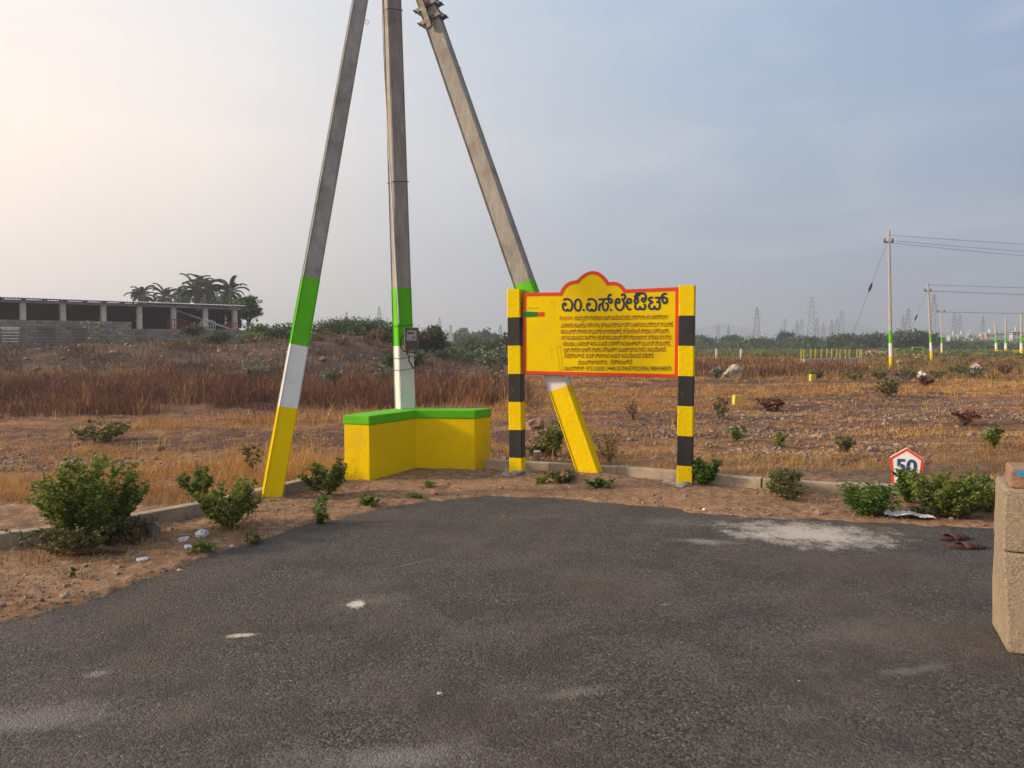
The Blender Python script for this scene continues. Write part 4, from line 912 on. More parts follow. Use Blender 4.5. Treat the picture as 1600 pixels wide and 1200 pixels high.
X, Y = scatter(70000, 8.5, 30, .74); q = np.zeros(len(X))
for (x, y, rx, ry) in ((3.5, 12.6, 2.6, .8), (8.0, 15.0, 4, 1.0), (5.4, 15.5, 2.0, 1.2), (4.2, 10.4, 1.6, .6), (-6.2, 9.0, 1.6, 1.0), (-4.2, 7.6, .9, .5), (-2.9, 8.0, .8, .8), (9.5, 12.0, 3, .6), (.35, 9.9, .5, .5), (-5.5, 8.4, 1.0, .6), (-3.2, 8.4, .7, .6), (11, 19, 4, 1)):
    q = np.maximum(q, np.exp(-((X-x)/rx)**2-((Y-y)/ry)**2))
k = (kerb_d(X, Y) > .2) & (np.random.rand(len(X)) < q*.8+.012); X, Y = X[k], Y[k]
rubble('rubble', 'broken grey brown stones lying in patches in the field', X, Y, np.random.gamma(1.6, .009, len(X))+.008, 'rubble_stone')
n = 900; X = np.random.uniform(-20, -3, n); Y = np.random.uniform(27, 42, n); rubble('bank_rubble', 'spoil stones on the earth bank', X, Y, np.random.gamma(2, .022, n)+.015, 'rubble_stone')
n = 420; X = np.random.uniform(-3, 4.2, n); Y = np.random.uniform(2, 7, n); k = edge_d(X, Y) < -.1; X, Y = X[k], Y[k]
def road_bits():
    me = rock_mesh('r', 1, .6, .3, 4, .7, 1); a = np.zeros(len(me.vertices)*3); me.vertices.foreach_get('co', a); a = a.reshape(-1, 3); f = np.zeros(len(me.polygons)*3, int); me.polygons.foreach_get('vertices', f); f = f.reshape(-1, 3)
    S = np.random.gamma(1.2, .0016, len(X))+.001; V = a[None]*S[:, None, None]+np.stack([X, Y, S*.3+.003], 1)[:, None]; F = f[None]+(np.arange(len(X))*len(a))[:, None, None]
    tag(link('road_grit', npmesh('road_grit', V.reshape(-1, 3), F.reshape(-1, 3)), 'rock_pale'), 'loose grit on the asphalt', 'grit', kind='stuff')
road_bits()

# ------------------------------------------------------------------ single stones, litter, sandals
def stone(label, px, py, s, mt, seed, dz=.0, name='stone', cat='stone', rough=.35, group=None, Y=None, road=False):
    g = GP(px, py); 
    if road: g.z = .004
    me = rock_mesh(name, *s, seed, rough, 3); o = link(name, me, mt, None, (g.x, g.y, g.z+dz+s[2]*.35)); o.rotation_euler.z = seed*1.3; return tag(o, label, cat, group)
stone('round grey boulder on the verge beside the biggest left bush', 237, 836, (.075, .07, .085), 'rock_grey', 3.3, name='boulder', cat='boulder')
stone('angular pinkish rock in the field right of the left striped post', 831, 668, (.18, .14, .14), 'rock_pink', 7.7, name='rock', cat='rock', rough=.6)
stone('second pink stone half hidden by the green weed behind the left striped post', 849, 682, (.10, .1, .09), 'rock_pink', 2.7, name='rock', cat='rock', rough=.5)
stone('big orange tan boulder at the edge of the brown weeds, right of the board', 1145, 584, (.42, .35, .36), 'rock_pale', 5.1, name='boulder', cat='boulder', rough=.5)
stone('small white stone lying at the left asphalt edge', 100, 952, (.022, .02, .02), 'rock_pale', 1.9)
stone('pale flat stone on the left verge near the low green plant', 283, 885, (.045, .03, .018), 'rock_pale', 6.9)
stone('tiny pale pebble on the asphalt in the lower middle', 688, 1108, (.014, .009, .008), 'rock_pale', 4.4, road=True, name='pebble')
stone('tan clod at the asphalt edge under the right striped post bush', 1278, 812, (.055, .04, .03), 'rock_pink', 8.4)
def crumple(label, px, py, s, seed, name='paper_scrap', cat='litter', mt='plastic_white'):
    g = GP(px, py); bm = bmesh.new(); bmesh.ops.create_icosphere(bm, subdivisions=3, radius=1); o_ = Vector((seed, seed*2, 0))
    for v in bm.verts:
        f = 1+.55*mnoise.noise(v.co*2.3+o_)+.35*abs(mnoise.noise(v.co*5+o_)); v.co = Vector((v.co.x*s[0]*f, v.co.y*s[1]*f, max(v.co.z*f, -.25)*s[2]))
    me = bpy.data.meshes.new(name); bm.to_mesh(me); bm.free(); o = link(name, me, mt, None, (g.x, g.y, g.z+s[2]*.3)); o.rotation_euler.z = seed; tag(o, label, cat, 'white litter on the verge'); return o
crumple('crumpled white plastic ball beside the green bush on the left verge', 316, 838, (.052, .042, .038), 1.2, 'crumpled_plastic')
crumple('folded white scrap left of the crumpled white ball', 287, 845, (.042, .02, .022), 4.2)
crumple('flat white torn scrap below the crumpled white ball', 297, 856, (.05, .03, .014), 2.6)
crumple('flat pale scrap on soil below the grey boulder', 223, 875, (.036, .026, .012), 3.9)
crumple('tiny white scrap on soil at the right of the crumpled ball', 362, 853, (.014, .01, .01), 6.1)
crumple('tiny white scrap at the right asphalt edge near the sandal', 1486, 823, (.022, .016, .012), 7.1)
crumple('tiny white scrap on the verge right of the right striped post', 1100, 797, (.016, .012, .012), 8.3)
# draped white plastic sheet
def sheet():
    g = GP(1414, 808); m = MB(); nx, ny = 26, 14
    for j in range(ny):
        for i in range(nx):
            u, v = i/(nx-1), j/(ny-1); x = (u-.5)*.40; y = (v-.5)*.20+(u-.5)*-.06+.02*math.sin(u*9)
            z = .022+.035*mnoise.noise(Vector((u*3.2, v*2.5, 4)))+.022*abs(mnoise.noise(Vector((u*9, v*7, 1))))-.03*max(0, abs(v-.5)-.35)+.02*(1-u)
            x += .02*mnoise.noise(Vector((v*5, u*3, 8))); m.v.append((x, y, z))
            if i and j: a = j*nx+i; m.f.append((a-nx-1, a-nx, a, a-1)); m.m.append(0)
    o = m.build('plastic_sheet', 'plastic_white', None, g); tag(o, 'torn white plastic sheet on the verge under the right bushes', 'plastic sheet', 'white litter on the verge')
    so_ = o.modifiers.new('s', 'SOLIDIFY'); so_.thickness = .002
sheet()
# pale brick stub on the kerb, log
g = GP(839, 722); m = MB(); m.tube([(0, 0, -.03), (0, 0, .085)], .042, 14); m.tube([(0, 0, .0855), (0, 0, .1)], .044, 14, m=1)
tag(m.build('pipe_stub', ['rock_pink', 'white_paint'], None, (g.x, g.y, .075)), 'short pinkish pipe stub with white rim beside the kerb, right of the left post', 'pipe stub')
g = GP(148, 866); m = MB(); m.tube([(-.17, -.03, .02), (-.05, .01, .035), (.08, .03, .03), (.2, .02, .02)], [.018, .026, .022, .012], 7); tag(m.build('wood_log', 'bark', None, g, smooth=True), 'short grey brown stick lying on the verge below the biggest left bush', 'stick')
# sandals
def sandal(loc, rz, label, sx=1):
    r = empty('sandal', loc, label, 'sandal', 'brown leather sandals on the road', rz=rz)
    out_ = []
    for k in range(28):
        a = 2*math.pi*k/28; x = .135*math.cos(a); t = (x+.135)/.27; wd = .040+.014*math.sin(t*2.4)-.008*math.exp(-((t-.42)/.15)**2); out_.append((x, math.sin(a)*wd*1.0 if abs(math.cos(a)) < .999 else 0))
    m = MB(); m.prism(out_, .0, .022); m.build('sole', 'sandal_sole', r, bevel=.004)
    m = MB(); m.prism([(x*.97, y*.93) for x, y in out_], .0225, .027); m.build('footbed', 'leather', r)
    def strap(xa, xb, w0, hgt, nm, skew=0):
        m = MB(); n = 14
        for i in range(n+1):
            a = math.pi*i/n; y = -math.cos(a)*w0; z = .012+math.sin(a)*hgt
            for x in (xa+skew*math.cos(a), xb+skew*math.cos(a)): m.v.append((x, y, z))
            if i: b = 2*i; m.f.append((b-2, b-1, b+1, b)); m.m.append(0)
        o = m.build(nm, 'leather', r, smooth=True); q = o.modifiers.new('s', 'SOLIDIFY'); q.thickness = .004
    strap(-.045, .02, .053, .042, 'strap', .014); strap(.035, .075, .052, .036, 'strap', -.016)
    m = MB(); m.tube([(-.085, .0, .026), (-.08, .0, .058), (-.06, .0, .062)], .004, 6); m.build('toe_loop', 'leather', r)
    return r
sandal_front = sandal(G(1510, 857), .02, 'brown leather sandal lying on the asphalt left of the stone pillar')
g = G(1493, 845); r2 = sandal(g, .28, 'dark sandal beside and behind the brown one, further left on the asphalt')
r2.location = (g.x, g.y+.03, 0)
for o_ in (r2, sandal_front): o_.scale = (1.08, 1.0, .92)

# ------------------------------------------------------------------ plot markers
def plot_marker(px, base_Y, w_, h_, num, label, zoff=0, rz=-.2):
    g = AT(px, 600, base_Y); z = gz(g.x, base_Y); r = empty('plot_marker', (g.x, base_Y, z), label, 'plot marker', 'numbered plot marker stones', rz=rz)
    poly = [(-w_/2*.86, -.1), (w_/2*.86, -.1), (w_/2*.86, h_*.12), (w_/2, h_*.74), (0, h_), (-w_/2, h_*.74), (-w_/2*.86, h_*.12)]
    P = [Vector(p) for p in poly]; I = inset(P, w_*.075)
    m = MB(); n = len(P); m.v += [(p.x, 0, p.y) for p in P]+[(p.x, .06, p.y) for p in P]; m.f += [tuple(range(n)), tuple(range(2*n-1, n-1, -1))]; m.m += [0, 0]
    for i in range(n): m.f.append((i, (i+1) % n, n+(i+1) % n, n+i)); m.m.append(0)
    m.build('marker_slab', 'white_paint', r)
    m = MB(); m.v += [(p.x, -.003, p.y) for p in P]+[(p.x, -.003, p.y) for p in I]
    for i in range(n): m.f.append((i, (i+1) % n, n+(i+1) % n, n+i)); m.m.append(0)
    m.build('red_outline', 'red_paint', r)
    me = text_mesh(num, .03); co = np.zeros(len(me.vertices)*3); me.vertices.foreach_get('co', co); co = co.reshape(-1, 3); lo, hi = co.min(0), co.max(0)
    s = w_*.62/(hi[0]-lo[0]); V = np.stack([(co[:, 0]-(lo[0]+hi[0])/2)*s, np.full(len(co), -.004), h_*.56+(co[:, 1]-(lo[1]+hi[1])/2)*s*.95], 1); me.vertices.foreach_set('co', V.ravel()); me.update(); link('number', me, 'title_marker', r)
    if num == '50':
        m = MB(); m.v += [(.02*math.cos(a*.6)*k_, -.004, h_*.22+.02*math.sin(a*.6)*k_) for a in range(9) for k_ in (1, .7)]
        for i in range(8): m.f.append((2*i, 2*i+1, 2*i+3, 2*i+2)); m.m.append(0)
        m.build('round_mark', 'title_marker', r)
    return r
mat('title_marker', (.02, .06, .22), (.02, .05, .18), 10, .5)
plot_marker(1420, 7.72, .305, .41, '50', 'white pentagon plot marker with red edge, numbered 50 in blue', rz=-.46)
g = GP(1525, 588); plot_marker(1525, g.y, .44, .60, '44', 'small white plot marker numbered 44 in the far right field')
def plot_stone(px, py, w_, h_, label):
    g = GP(px, py); m = MB(); m.box((0, 0, h_/2-.05), (w_, w_*.6, h_+.1)); o = m.build('plot_stone', 'marker_yellow', None, g, bevel=.012); o.rotation_euler = (.04, .05, .3); tag(o, label, 'plot stone', 'yellow plot stones in the field')
plot_stone(1151, 631, .20, .24, 'nearer yellow plot stone, beside the rubble right of the notice board')
plot_stone(1269, 594, .22, .24, 'farther yellow plot stone, near the pale wall and yellow railing')
stone('big white painted stone in the far right field, behind the brown shrub', 1440, 590, (.17, .14, .18), 'white_paint', 9.2, name='white_stone')
for px, py, lb in ((1405, 566, 'small white stone left of the second far pole'), (1432, 561, 'small white stone near the green gates'), (1443, 562, 'tiny pale stone right of the one near the green gates'), (1418, 564, 'tiny pinkish stone between the two small white stones')):
    stone(lb, px, py, (.2, .16, .14), 'white_paint', px*.013, name='white_stone', group='small white stones far in the right field')

# ------------------------------------------------------------------ far power poles on the right
def far_pole(px, base_py, top_py, label, arms, toppx=None, bands=True, w_=.2, gp='banded concrete poles in the far right field'):
    g = GP(px, base_py); Y = g.y; top = AT(toppx or px, top_py, Y); root = empty('power_pole', g, label, 'power pole', gp)
    h = top.z-g.z; lx = top.x-g.x; zb = [0, .72, 1.42, 2.1, h] if bands else [0, h]
    for i in range(len(zb)-1):
        m = MB(); m.tube([(lx*zb[i]/h, 0, zb[i]-(.1 if i == 0 else 0)), (lx*zb[i+1]/h, 0, zb[i+1])], [w_/2*(1-.35*zb[i]/h), w_/2*(1-.35*zb[i+1]/h)], 8)
        nm, mt = (('yellow_band', 'yellow_paint'), ('white_band', 'white_paint'), ('green_band', 'green_paint'), ('shaft', 'concrete_pole'))[i] if bands else ('shaft', 'concrete_pole')
        m.build(nm, mt, root)
    for z, l in arms:
        m = MB(); m.box((lx, 0, h-z), (l, .07, .07)); o = m.build('cross_arm', 'steel', root)
        for s in (-1, 1):
            m = MB(); m.tube([(lx+s*l*.42, 0, h-z+.03), (lx+s*l*.42, 0, h-z+.2)], [.06, .035], 6); m.build('insulator', 'meter_cover', o)
    return root, Vector((top.x, Y, top.z))
pA, tA = far_pole(1392, 578, 360, 'tallest far power pole, green white and yellow at its foot, with a guy wire', [(.62, .5)], 1389, w_=.20)
pB, tB = far_pole(1455.5, 563, 443, 'second far power pole, leaning slightly left, right of the green gates', [(.6, .55)], 1450, w_=.22)
pC, tC = far_pole(1471.5, 557, 477, 'slim third power pole, right of the leaning one', [(.7, .9)], 1471, w_=.20)
pD, tD = far_pole(1557, 554, 504, 'power pole rising from the left end of the yellow bench far right', [(1.6, 2.2), (2.4, 1.4)], 1555, w_=.34)
pE, tE = far_pole(1571.5, 554, 497, 'power pole rising from the right end of the yellow bench far right', [(2.0, 2.4)], 1571.5, w_=.34)
pF, tF = far_pole(1596, 556, 488, 'far power pole with cross arm at the right edge', [(2.2, 2.6)], 1596, w_=.34)
def wire(label, a, b, sag, r=.012, ins=None, name='power_line', gp='overhead wires in the far right field', cat='wire'):
    m = MB(); a, b = Vector(a), Vector(b); pts = []
    for i in range(21):
        t = i/20; p = a.lerp(b, t); p.z -= sag*4*t*(1-t); pts.append(p-a)
    m.tube(pts, r, 4)
    if ins is not None:
        q = (b-a)*ins; d = (b-a).normalized(); m.tube([q-d*.28, q-d*.1, q+d*.1, q+d*.28], [.015, .07, .07, .015], 8)
    return tag(m.build(name, 'cable_black', None, a), label, cat, gp)
offR = Vector((62, 46, 6.0))
wire('topmost wire from the tallest far pole to the right edge', tA+Vector((.1, 0, -.25)), offR+Vector((0, 0, 1.0)), .55, .009)
wire('middle wire from the tallest far pole, upper of the close pair', tA+Vector((.35, 0, -.55)), offR+Vector((0, 0, .3)), .6, .009)
wire('lowest wire from the tallest far pole, under its close twin', tA+Vector((-.3, 0, -.6)), offR+Vector((0, .6, -.1)), .7, .009)
wire('wire from the leaning second far pole to the right edge', tB+Vector((.2, 0, -.6)), (95, 68, 5.6), .5, .016)
wire('thin top wire from the leaning second far pole', tB+Vector((.1, 0, -.1)), (95, 68, 6.4), .5, .012)
wire('wire from the slim third far pole to the right edge', tC+Vector((.2, 0, -.7)), (110, 92, 5.4), .4, .018)
g = AT(1312, 580, tA.y); wire('guy wire with insulator bracing the tallest far pole', tA+Vector((-.1, 0, -.7)), Vector((g.x, tA.y, gz(g.x, tA.y)-.1)), .0, .008, .345, 'guy_wire', 'guy wires of the far poles')
g = AT(1402, 566, tB.y); wire('guy wire with insulator left of the leaning second far pole', tB+Vector((-.1, 0, -.7)), Vector((g.x, tB.y, gz(g.x, tB.y)-.1)), .0, .006, .36, 'guy_wire', 'guy wires of the far poles')
# off-frame end pole carrying the wires
# yellow bench around the pole pair
g1 = GP(1553, 554.5); g2 = GP(1577.5, 554.5); m = MB(); m.box(((g2.x-g1.x)/2, 0, .3), (g2.x-g1.x, .5, .6)); tag(m.build('low_wall', 'marker_yellow2' if 'marker_yellow2' in M else 'yellow_paint', None, (g1.x, g1.y-.5, g1.z), bevel=.02), 'small yellow block bench around two far poles on the right', 'bench')

# ------------------------------------------------------------------ park railing, pale wall, pavilion, gates
def railing(label, px0, px1, py, posts, h, name='railing', lean=0):
    a = GP(px0, py); b = GP(px1, py+lean); r = empty(name, a, label, 'railing', 'yellow park railings far in the right field'); d = b-a; d.z = 0
    for t in posts:
        m = MB(); m.box((0, 0, h/2-.1), (.075, .075, h+.2)); m.build('post', 'fence_yellow', r, (d.x*t, d.y*t, gz(a.x+d.x*t, a.y+d.y*t)-a.z))
    for k in (.45, .85):
        m = MB(); m.tube([(0, 0, h*k), (d.x, d.y, h*k)], .014, 5); m.build('rail', 'fence_yellow', r)
    n = int(d.length/.7); m = MB()
    for i in range(n): t = (i+.5)/n; m.tube([(d.x*t, d.y*t, h*.3), (d.x*t, d.y*t, h*.9)], .008, 4, caps=False)
    m.build('bars', 'fence_green', r)['kind'] = 'stuff'
railing('yellow railing above the pale wall, middle of the right field', 1252, 1346, 564.5, [.0, .04, .15, .22, .32, .41, .49, .57, .63, .72, .79, .92, .97, 1.0], .95, lean=-.5)
railing('lower yellow railing left of the pale wall, behind the brown weeds', 1098, 1228, 566.5, [0, .03, .16, .4, .46, .55, .65, .72, .80, .86, .94, 1], .42, lean=-.5)
railing('short yellow railing in front of the green gates', 1400, 1446, 560.5, [0, .2, .34, .62, .78, 1], .45)
a = GP(1254, 568.5); b = GP(1342, 566.5); m = MB(); d = b-a; m.box(((b.x-a.x)/2, (b.y-a.y)/2, .08), (math.hypot(d.x, d.y), .3, .42), rz=math.atan2(d.y, d.x)); tag(m.build('low_wall', 'slab_pale', None, a), 'long pale low wall under the yellow railing', 'low wall')
for px, py, h, lb in ((1119, 567, .95, 'left one of two white fence posts, behind the orange boulder'), (1157.5, 566.5, .95, 'right one of two white fence posts, right of the orange boulder')):
    g = GP(px, py); m = MB(); m.box((0, 0, h/2), (.11, .11, h+.2)); tag(m.build('fence_post', 'white_paint', None, g), lb, 'post', 'two white posts')
g = GP(1368, 556); pv = empty('pavilion', g, 'small salmon pink shelter with stepped roof beyond the railing', 'shelter')
s = g.y/1200
m = MB(); m.box((0, 0, 5*s), (21*s, 1.6, 5*s)); m.build('canopy', 'plaster_pink', pv, bevel=.02)
m = MB(); m.quad([(-10.3*s, -.81, 7.5*s), (-3*s, -.81, 7.5*s), (-7*s, -.81, 10*s), (-10.3*s, -.81, 11*s)]); m.quad([(-10.3*s, .5, 7.5*s), (-10.3*s, .5, 11*s), (-7*s, .5, 10*s), (-3*s, .5, 7.5*s)]); m.quad([(-10.3*s, -.81, 11*s), (-10.3*s, .5, 11*s), (-7*s, .5, 10*s), (-7*s, -.81, 10*s)]); m.build('gable', 'plaster_pink', pv)
for x in (-8, 8):
    m = MB(); m.box((x*s, 0, 1*s), (.12, .12, 4*s)); m.build('pillar', 'fence_yellow', pv)
def gate(px0, px1, pb, pt, label):
    a = GP(px0, pb); b = GP(px1, pb); h = AT(px0, pt, a.y).z-a.z; W_ = b.x-a.x; r = empty('green_gate', a, label, 'gate', 'green framed panels in the far field')
    m = MB(); m.box((W_/2, 0, h), (W_+.1, .1, .1)); m.box((0, 0, h/2), (.1, .1, h-.1)); m.box((W_, 0, h/2), (.1, .1, h-.1)); m.build('frame', 'fence_yellow', r)
    m = MB(); m.box((W_/2, .0, h*.52), (W_-.1, .04, h*.8)); m.build('panel', 'fence_green', r)
gate(1406, 1425, 556.5, 545, 'left green panel with thin yellow frame, right of the tallest far pole'); gate(1425.5, 1442, 556.0, 542.5, 'right taller green panel in a brighter yellow frame')

# ------------------------------------------------------------------ far trees
def crown_pts(n, c, r, flat=.0, clumps=26, rng=np.random, cs=.30):
    k = rng.normal(size=(clumps, 3)); k /= np.linalg.norm(k, axis=1)[:, None]; k *= rng.uniform(.35, .95, (clumps, 1)); k[:, 2] = np.abs(k[:, 2])*(1-flat)-.15
    i = rng.randint(0, clumps, n); p = k[i]+rng.normal(size=(n, 3))*cs*np.array([1, 1, .6]); return p*np.array(r)+np.array(c), i
def tree(name, label, cat, pos, h, rx, lm, n=1600, ls=.35, group=None, trunk=.35, flat=.0, clumps=26, multi=1, cs=.26, rz=.5):
    root = empty(name, pos, label, cat, group); m = MB(); rng = np.random
    for q in range(multi):
        a = q*2.4; lean = rx*.35 if multi > 1 else .05*h
        m.tube([(0, 0, -.3), (math.cos(a)*lean*.3, math.sin(a)*lean*.3, h*trunk*.6), (math.cos(a)*lean, math.sin(a)*lean, h*trunk*1.3)], [h*.035, h*.027, h*.015], 6, caps=False)
        for b in range(5):
            a2 = a+b*1.3; s_ = Vector((math.cos(a)*lean, math.sin(a)*lean, h*trunk*1.1)); m.tube([s_, s_+Vector((math.cos(a2)*rx*.35, math.sin(a2)*rx*.35, h*.18)), s_+Vector((math.cos(a2)*rx*.65, math.sin(a2)*rx*.65, h*.30))], [h*.014, h*.009, h*.004], 4, caps=False)
    m.build('trunk', 'bark', root)
    P, i = crown_pts(n, (0, 0, h*(1-rz*.9)), (rx, rx, h*rz), flat, clumps, cs=cs)
    P[:, 2] = np.maximum(P[:, 2], h*.04)
    tn = np.clip(.45+.25*np.random.normal(size=clumps)[i]*.8+.15*np.random.normal(size=n), 0, 1)
    link('crown', npmesh('crown', *tris(P, ls*np.random.uniform(.6, 1.4, n), tn)), lm, root); return root
def far_tree(px, top_py, wpx, Y, label, lm='leaf_far', name='far_tree', group=None, **k):
    g = AT(px, 535, Y); z = gz(g.x, Y); h = AT(px, top_py, Y).z-z; return tree(name, label, 'tree', (g.x, Y, z), h, wpx/1200*Y/2, lm, group=group, **k)
# thorn trees left of centre
far_tree(556, 491, 165, 50, 'wide flat-topped green thorn tree behind the spoil heap, between the poles', 'leaf_thorn', 'thorn_tree', n=17000, ls=.21, flat=.05, clumps=130, multi=3, trunk=.3, cs=.17, rz=.62)
far_tree(672, 512, 52, 50, 'rounded green thorn tree right behind the upright pole', 'leaf_thorn', 'thorn_tree', n=3200, ls=.28, clumps=34, multi=2, cs=.2, rz=.5)
far_tree(640, 516, 60, 49, 'rust-tinged thorn tree behind the electric meter', 'leaf_rust', 'thorn_tree', n=2400, ls=.28, clumps=30, multi=2, cs=.22)
far_tree(422, 502, 100, 50, 'green tree beyond the end of the compound wall, left of the leaning pole', 'leaf_thorn', 'thorn_tree', n=3200, ls=.28, clumps=34, multi=2, cs=.2)
far_tree(590, 512, 44, 47, 'small rust coloured bush tree in front of the wide thorn tree', 'leaf_rust', 'thorn_tree', n=1800, ls=.24, clumps=24, cs=.22)
far_tree(398, 517, 40, 46, 'bright green shrub at the right end of the compound wall', 'leaf_bush', 'green_shrub', n=1500, ls=.26, clumps=20, rz=.55, trunk=.2)
far_tree(335, 514, 44, 45.5, 'dusty green creeper shrub growing on the compound wall near its right end', 'leaf_thorn', 'green_shrub', n=1300, ls=.24, clumps=20, rz=.55, trunk=.2)
far_tree(300, 506, 34, 47.5, 'yellowish bush top behind the compound wall, in front of the red grilles', 'leaf_olive', 'green_shrub', n=900, ls=.24, clumps=14, rz=.3)
far_tree(630, 548, 60, 33, 'green shrub low on the bank behind the upright pole', 'leaf_thorn', 'green_shrub', n=1800, ls=.2, clumps=26, rz=.55, trunk=.2)
far_tree(745, 528, 60, 75, 'olive bush left of the notice board, before the distant tree group', 'leaf_far', 'green_shrub', n=1800, ls=.4, clumps=26, rz=.55, trunk=.2)
far_tree(790, 524, 60, 60, 'dark green shrub behind the left striped post', 'leaf_far', 'green_shrub', n=1800, ls=.35, clumps=26, rz=.55, trunk=.2)
far_tree(385, 462, 42, 62, 'tall round-crowned tree right of the shed, beside the palms', 'leaf_thorn', 'broadleaf_tree', n=3200, ls=.42, clumps=30, trunk=.45, cs=.22, rz=.32)
far_tree(268, 464, 56, 95, 'low dense green canopy behind the two left palms', 'leaf_thorn', 'broadleaf_tree', n=2200, ls=.5, clumps=26, trunk=.4, cs=.24, rz=.4)
far_tree(330, 452, 66, 92, 'dense green canopy filling the gap between the tall palms behind the shed', 'leaf_thorn', 'broadleaf_tree', n=3600, ls=.5, clumps=34, trunk=.4, cs=.22, rz=.4)
far_tree(366, 484, 22, 60, 'narrow dark tree against the right end wall of the shed', 'leaf_thorn', 'broadleaf_tree', n=1300, ls=.38, clumps=16, trunk=.4, cs=.25, rz=.4)
for px, ty, wd, Y, lb in ((707, 521, 26, 190, 'hazy low tree at the left end of the distant group beside the upright pole'), (722, 514, 26, 190, 'hazy round tree, tallest of the distant group right of the upright pole'), (742, 517, 34, 195, 'hazy wide tree in the middle of the distant group'), (758, 515, 12, 185, 'hazy narrow conical tree of the distant group'), (770, 517, 18, 190, 'hazy tree at the right end of the distant group by the notice board')):
    far_tree(px, ty, wd, Y, lb, group='distant tree group left of the notice board', n=700, ls=1.0, clumps=14)
for px, ty, wd, Y, lb in ((1095, 523, 44, 175, 'far tree just right of the notice board post'), (1145, 523, 34, 185, 'far round tree above the orange boulder'), (1190, 526, 40, 180, 'far low tree left of the far palm-like tree'), (1226, 518, 26, 170, 'far dark palm-like tree standing above the tree line'), (1262, 522, 44, 165, 'far tree below the tallest pylon'), (1320, 521, 60, 150, 'far broad olive tree left of the tallest pole'), (1362, 521, 44, 150, 'far tree immediately left of the tallest pole'), (1412, 515, 52, 140, 'far high tree between the tallest and the second pole'), (1442, 516, 44, 140, 'far tree touching the second pole'), (1498, 532, 30, 150, 'far low round tree right of the slim third pole'), (1540, 536, 40, 160, 'far hazy tree left of the yellow bench poles')):
    far_tree(px, ty, wd, Y, lb, group='trees of the far tree line', n=1700, ls=.75, clumps=28, rz=.6, trunk=.2, cs=.24)
# continuous belts of far scrub as mass
def belt(name, label, Y0, Y1, x0, x1, n, h0, h1, lm, per=60, ls=.5):
    Y = np.random.uniform(Y0, Y1, n); X = Y*np.random.uniform(x0, x1, n); h = np.random.uniform(h0, h1, n)*(.6+.8*fbm(X, Y, 30, 91)); c = np.random.rand(n)
    i = np.repeat(np.arange(n), per); q = np.random.normal(size=(len(i), 3)); q /= np.linalg.norm(q, axis=1)[:, None]; q *= np.random.uniform(.4, 1, (len(i), 1))
    P = np.stack([X[i]+q[:, 0]*h[i]*1.1, Y[i]+q[:, 1]*h[i]*1.1, ground_z(X, Y)[i]+np.abs(q[:, 2])*h[i]], 1)
    tn = np.clip(c[i]*.7+.15+np.random.normal(0, .15, len(i)), 0, 1); tag(link(name, npmesh(name, *tris(P, ls*np.random.uniform(.6, 1.4, len(i)), tn)), lm), label, 'scrub', kind='stuff')
belt('tree_belt', 'hazy green tree belt closing the plain on the right', 140, 240, .16, .72, 210, .9, 3.3, 'leaf_far', 170, .8)
belt('distant_woods', 'far pale woods along the horizon', 260, 480, -.35, .8, 420, 1.6, 3.6, 'leaf_far', 80, 1.4)
belt('green_scrub', 'green scrub between the field and the tree belt', 66, 150, .14, .74, 800, .3, .85, 'leaf_meadow', 70, .36)
belt('left_scrub', 'green brown scrub beyond the weeds left of the notice board', 48, 150, -.12, .12, 420, .5, 1.3, 'leaf_far', 70, .4)
belt('olive_scrub', 'olive brown bushes at the back of the right field', 42, 68, .46, .74, 120, .18, .42, 'leaf_rust', 90, .2)
belt('bank_scrub', 'brown green bushes on the left bank', 36, 46, -.70, -.08, 60, .2, .5, 'leaf_rust', 100, .16)

belt('wall_scrub', 'dusty green brown scrub growing along the compound wall', 38.5, 44, -.72, -.33, 70, .25, .8, 'leaf_olive2', 90, .15)
# coconut palms
def palm(pos, h, label, seed, cr=2.6):
    rng = np.random.RandomState(seed); root = empty('coconut_palm', pos, label, 'palm tree', 'coconut palms behind the shed'); m = MB()
    m.tube([(0, 0, -.2), (.15, 0, h*.4), (.1, .1, h*.7), (0, 0, h)], [.2, .16, .14, .13], 7); m.build('trunk', 'bark', root); parts = []
    m2 = MB()
    for k in range(30):
        a = rng.uniform(0, 6.28); el = rng.uniform(-.55, 1.5); L = cr*rng.uniform(.6, 1.2)*(1-.25*(el < 0)); pts = []; p = np.array([0, 0, h]); d = el
        for j in range(9):
            pts.append(p.copy()); d -= .05+.028*j; p = p+np.array([math.cos(a)*math.cos(d), math.sin(a)*math.cos(d), math.sin(d)])*L/8
        m2.tube([tuple(q) for q in pts], .03, 3, caps=False)
        pts = np.array(pts); t = np.linspace(.6, 7.9, 30); b = np.stack([np.interp(t, range(9), pts[:, c]) for c in range(3)], 1); dr = np.gradient(b, axis=0); dr /= np.linalg.norm(dr, axis=1)[:, None]
        side = np.array([-math.sin(a), math.cos(a), 0])
        for s in (-1, 1):
            D = dr*3.2+side*s*.8+np.array([0, 0, -.35]); ll = .55*np.sin(np.linspace(.5, 2.8, 30))+.15; parts.append(leaves(b, D, ll, np.full(30, .095), np.clip(rng.normal(.45, .2, 30), 0, 1), roll=rng.uniform(-.3, .3, 30), droop=.3))
    m2.build('rachises', 'green_stem', root); link('fronds', npmesh('fronds', *join(parts)), 'leaf_palm', root)
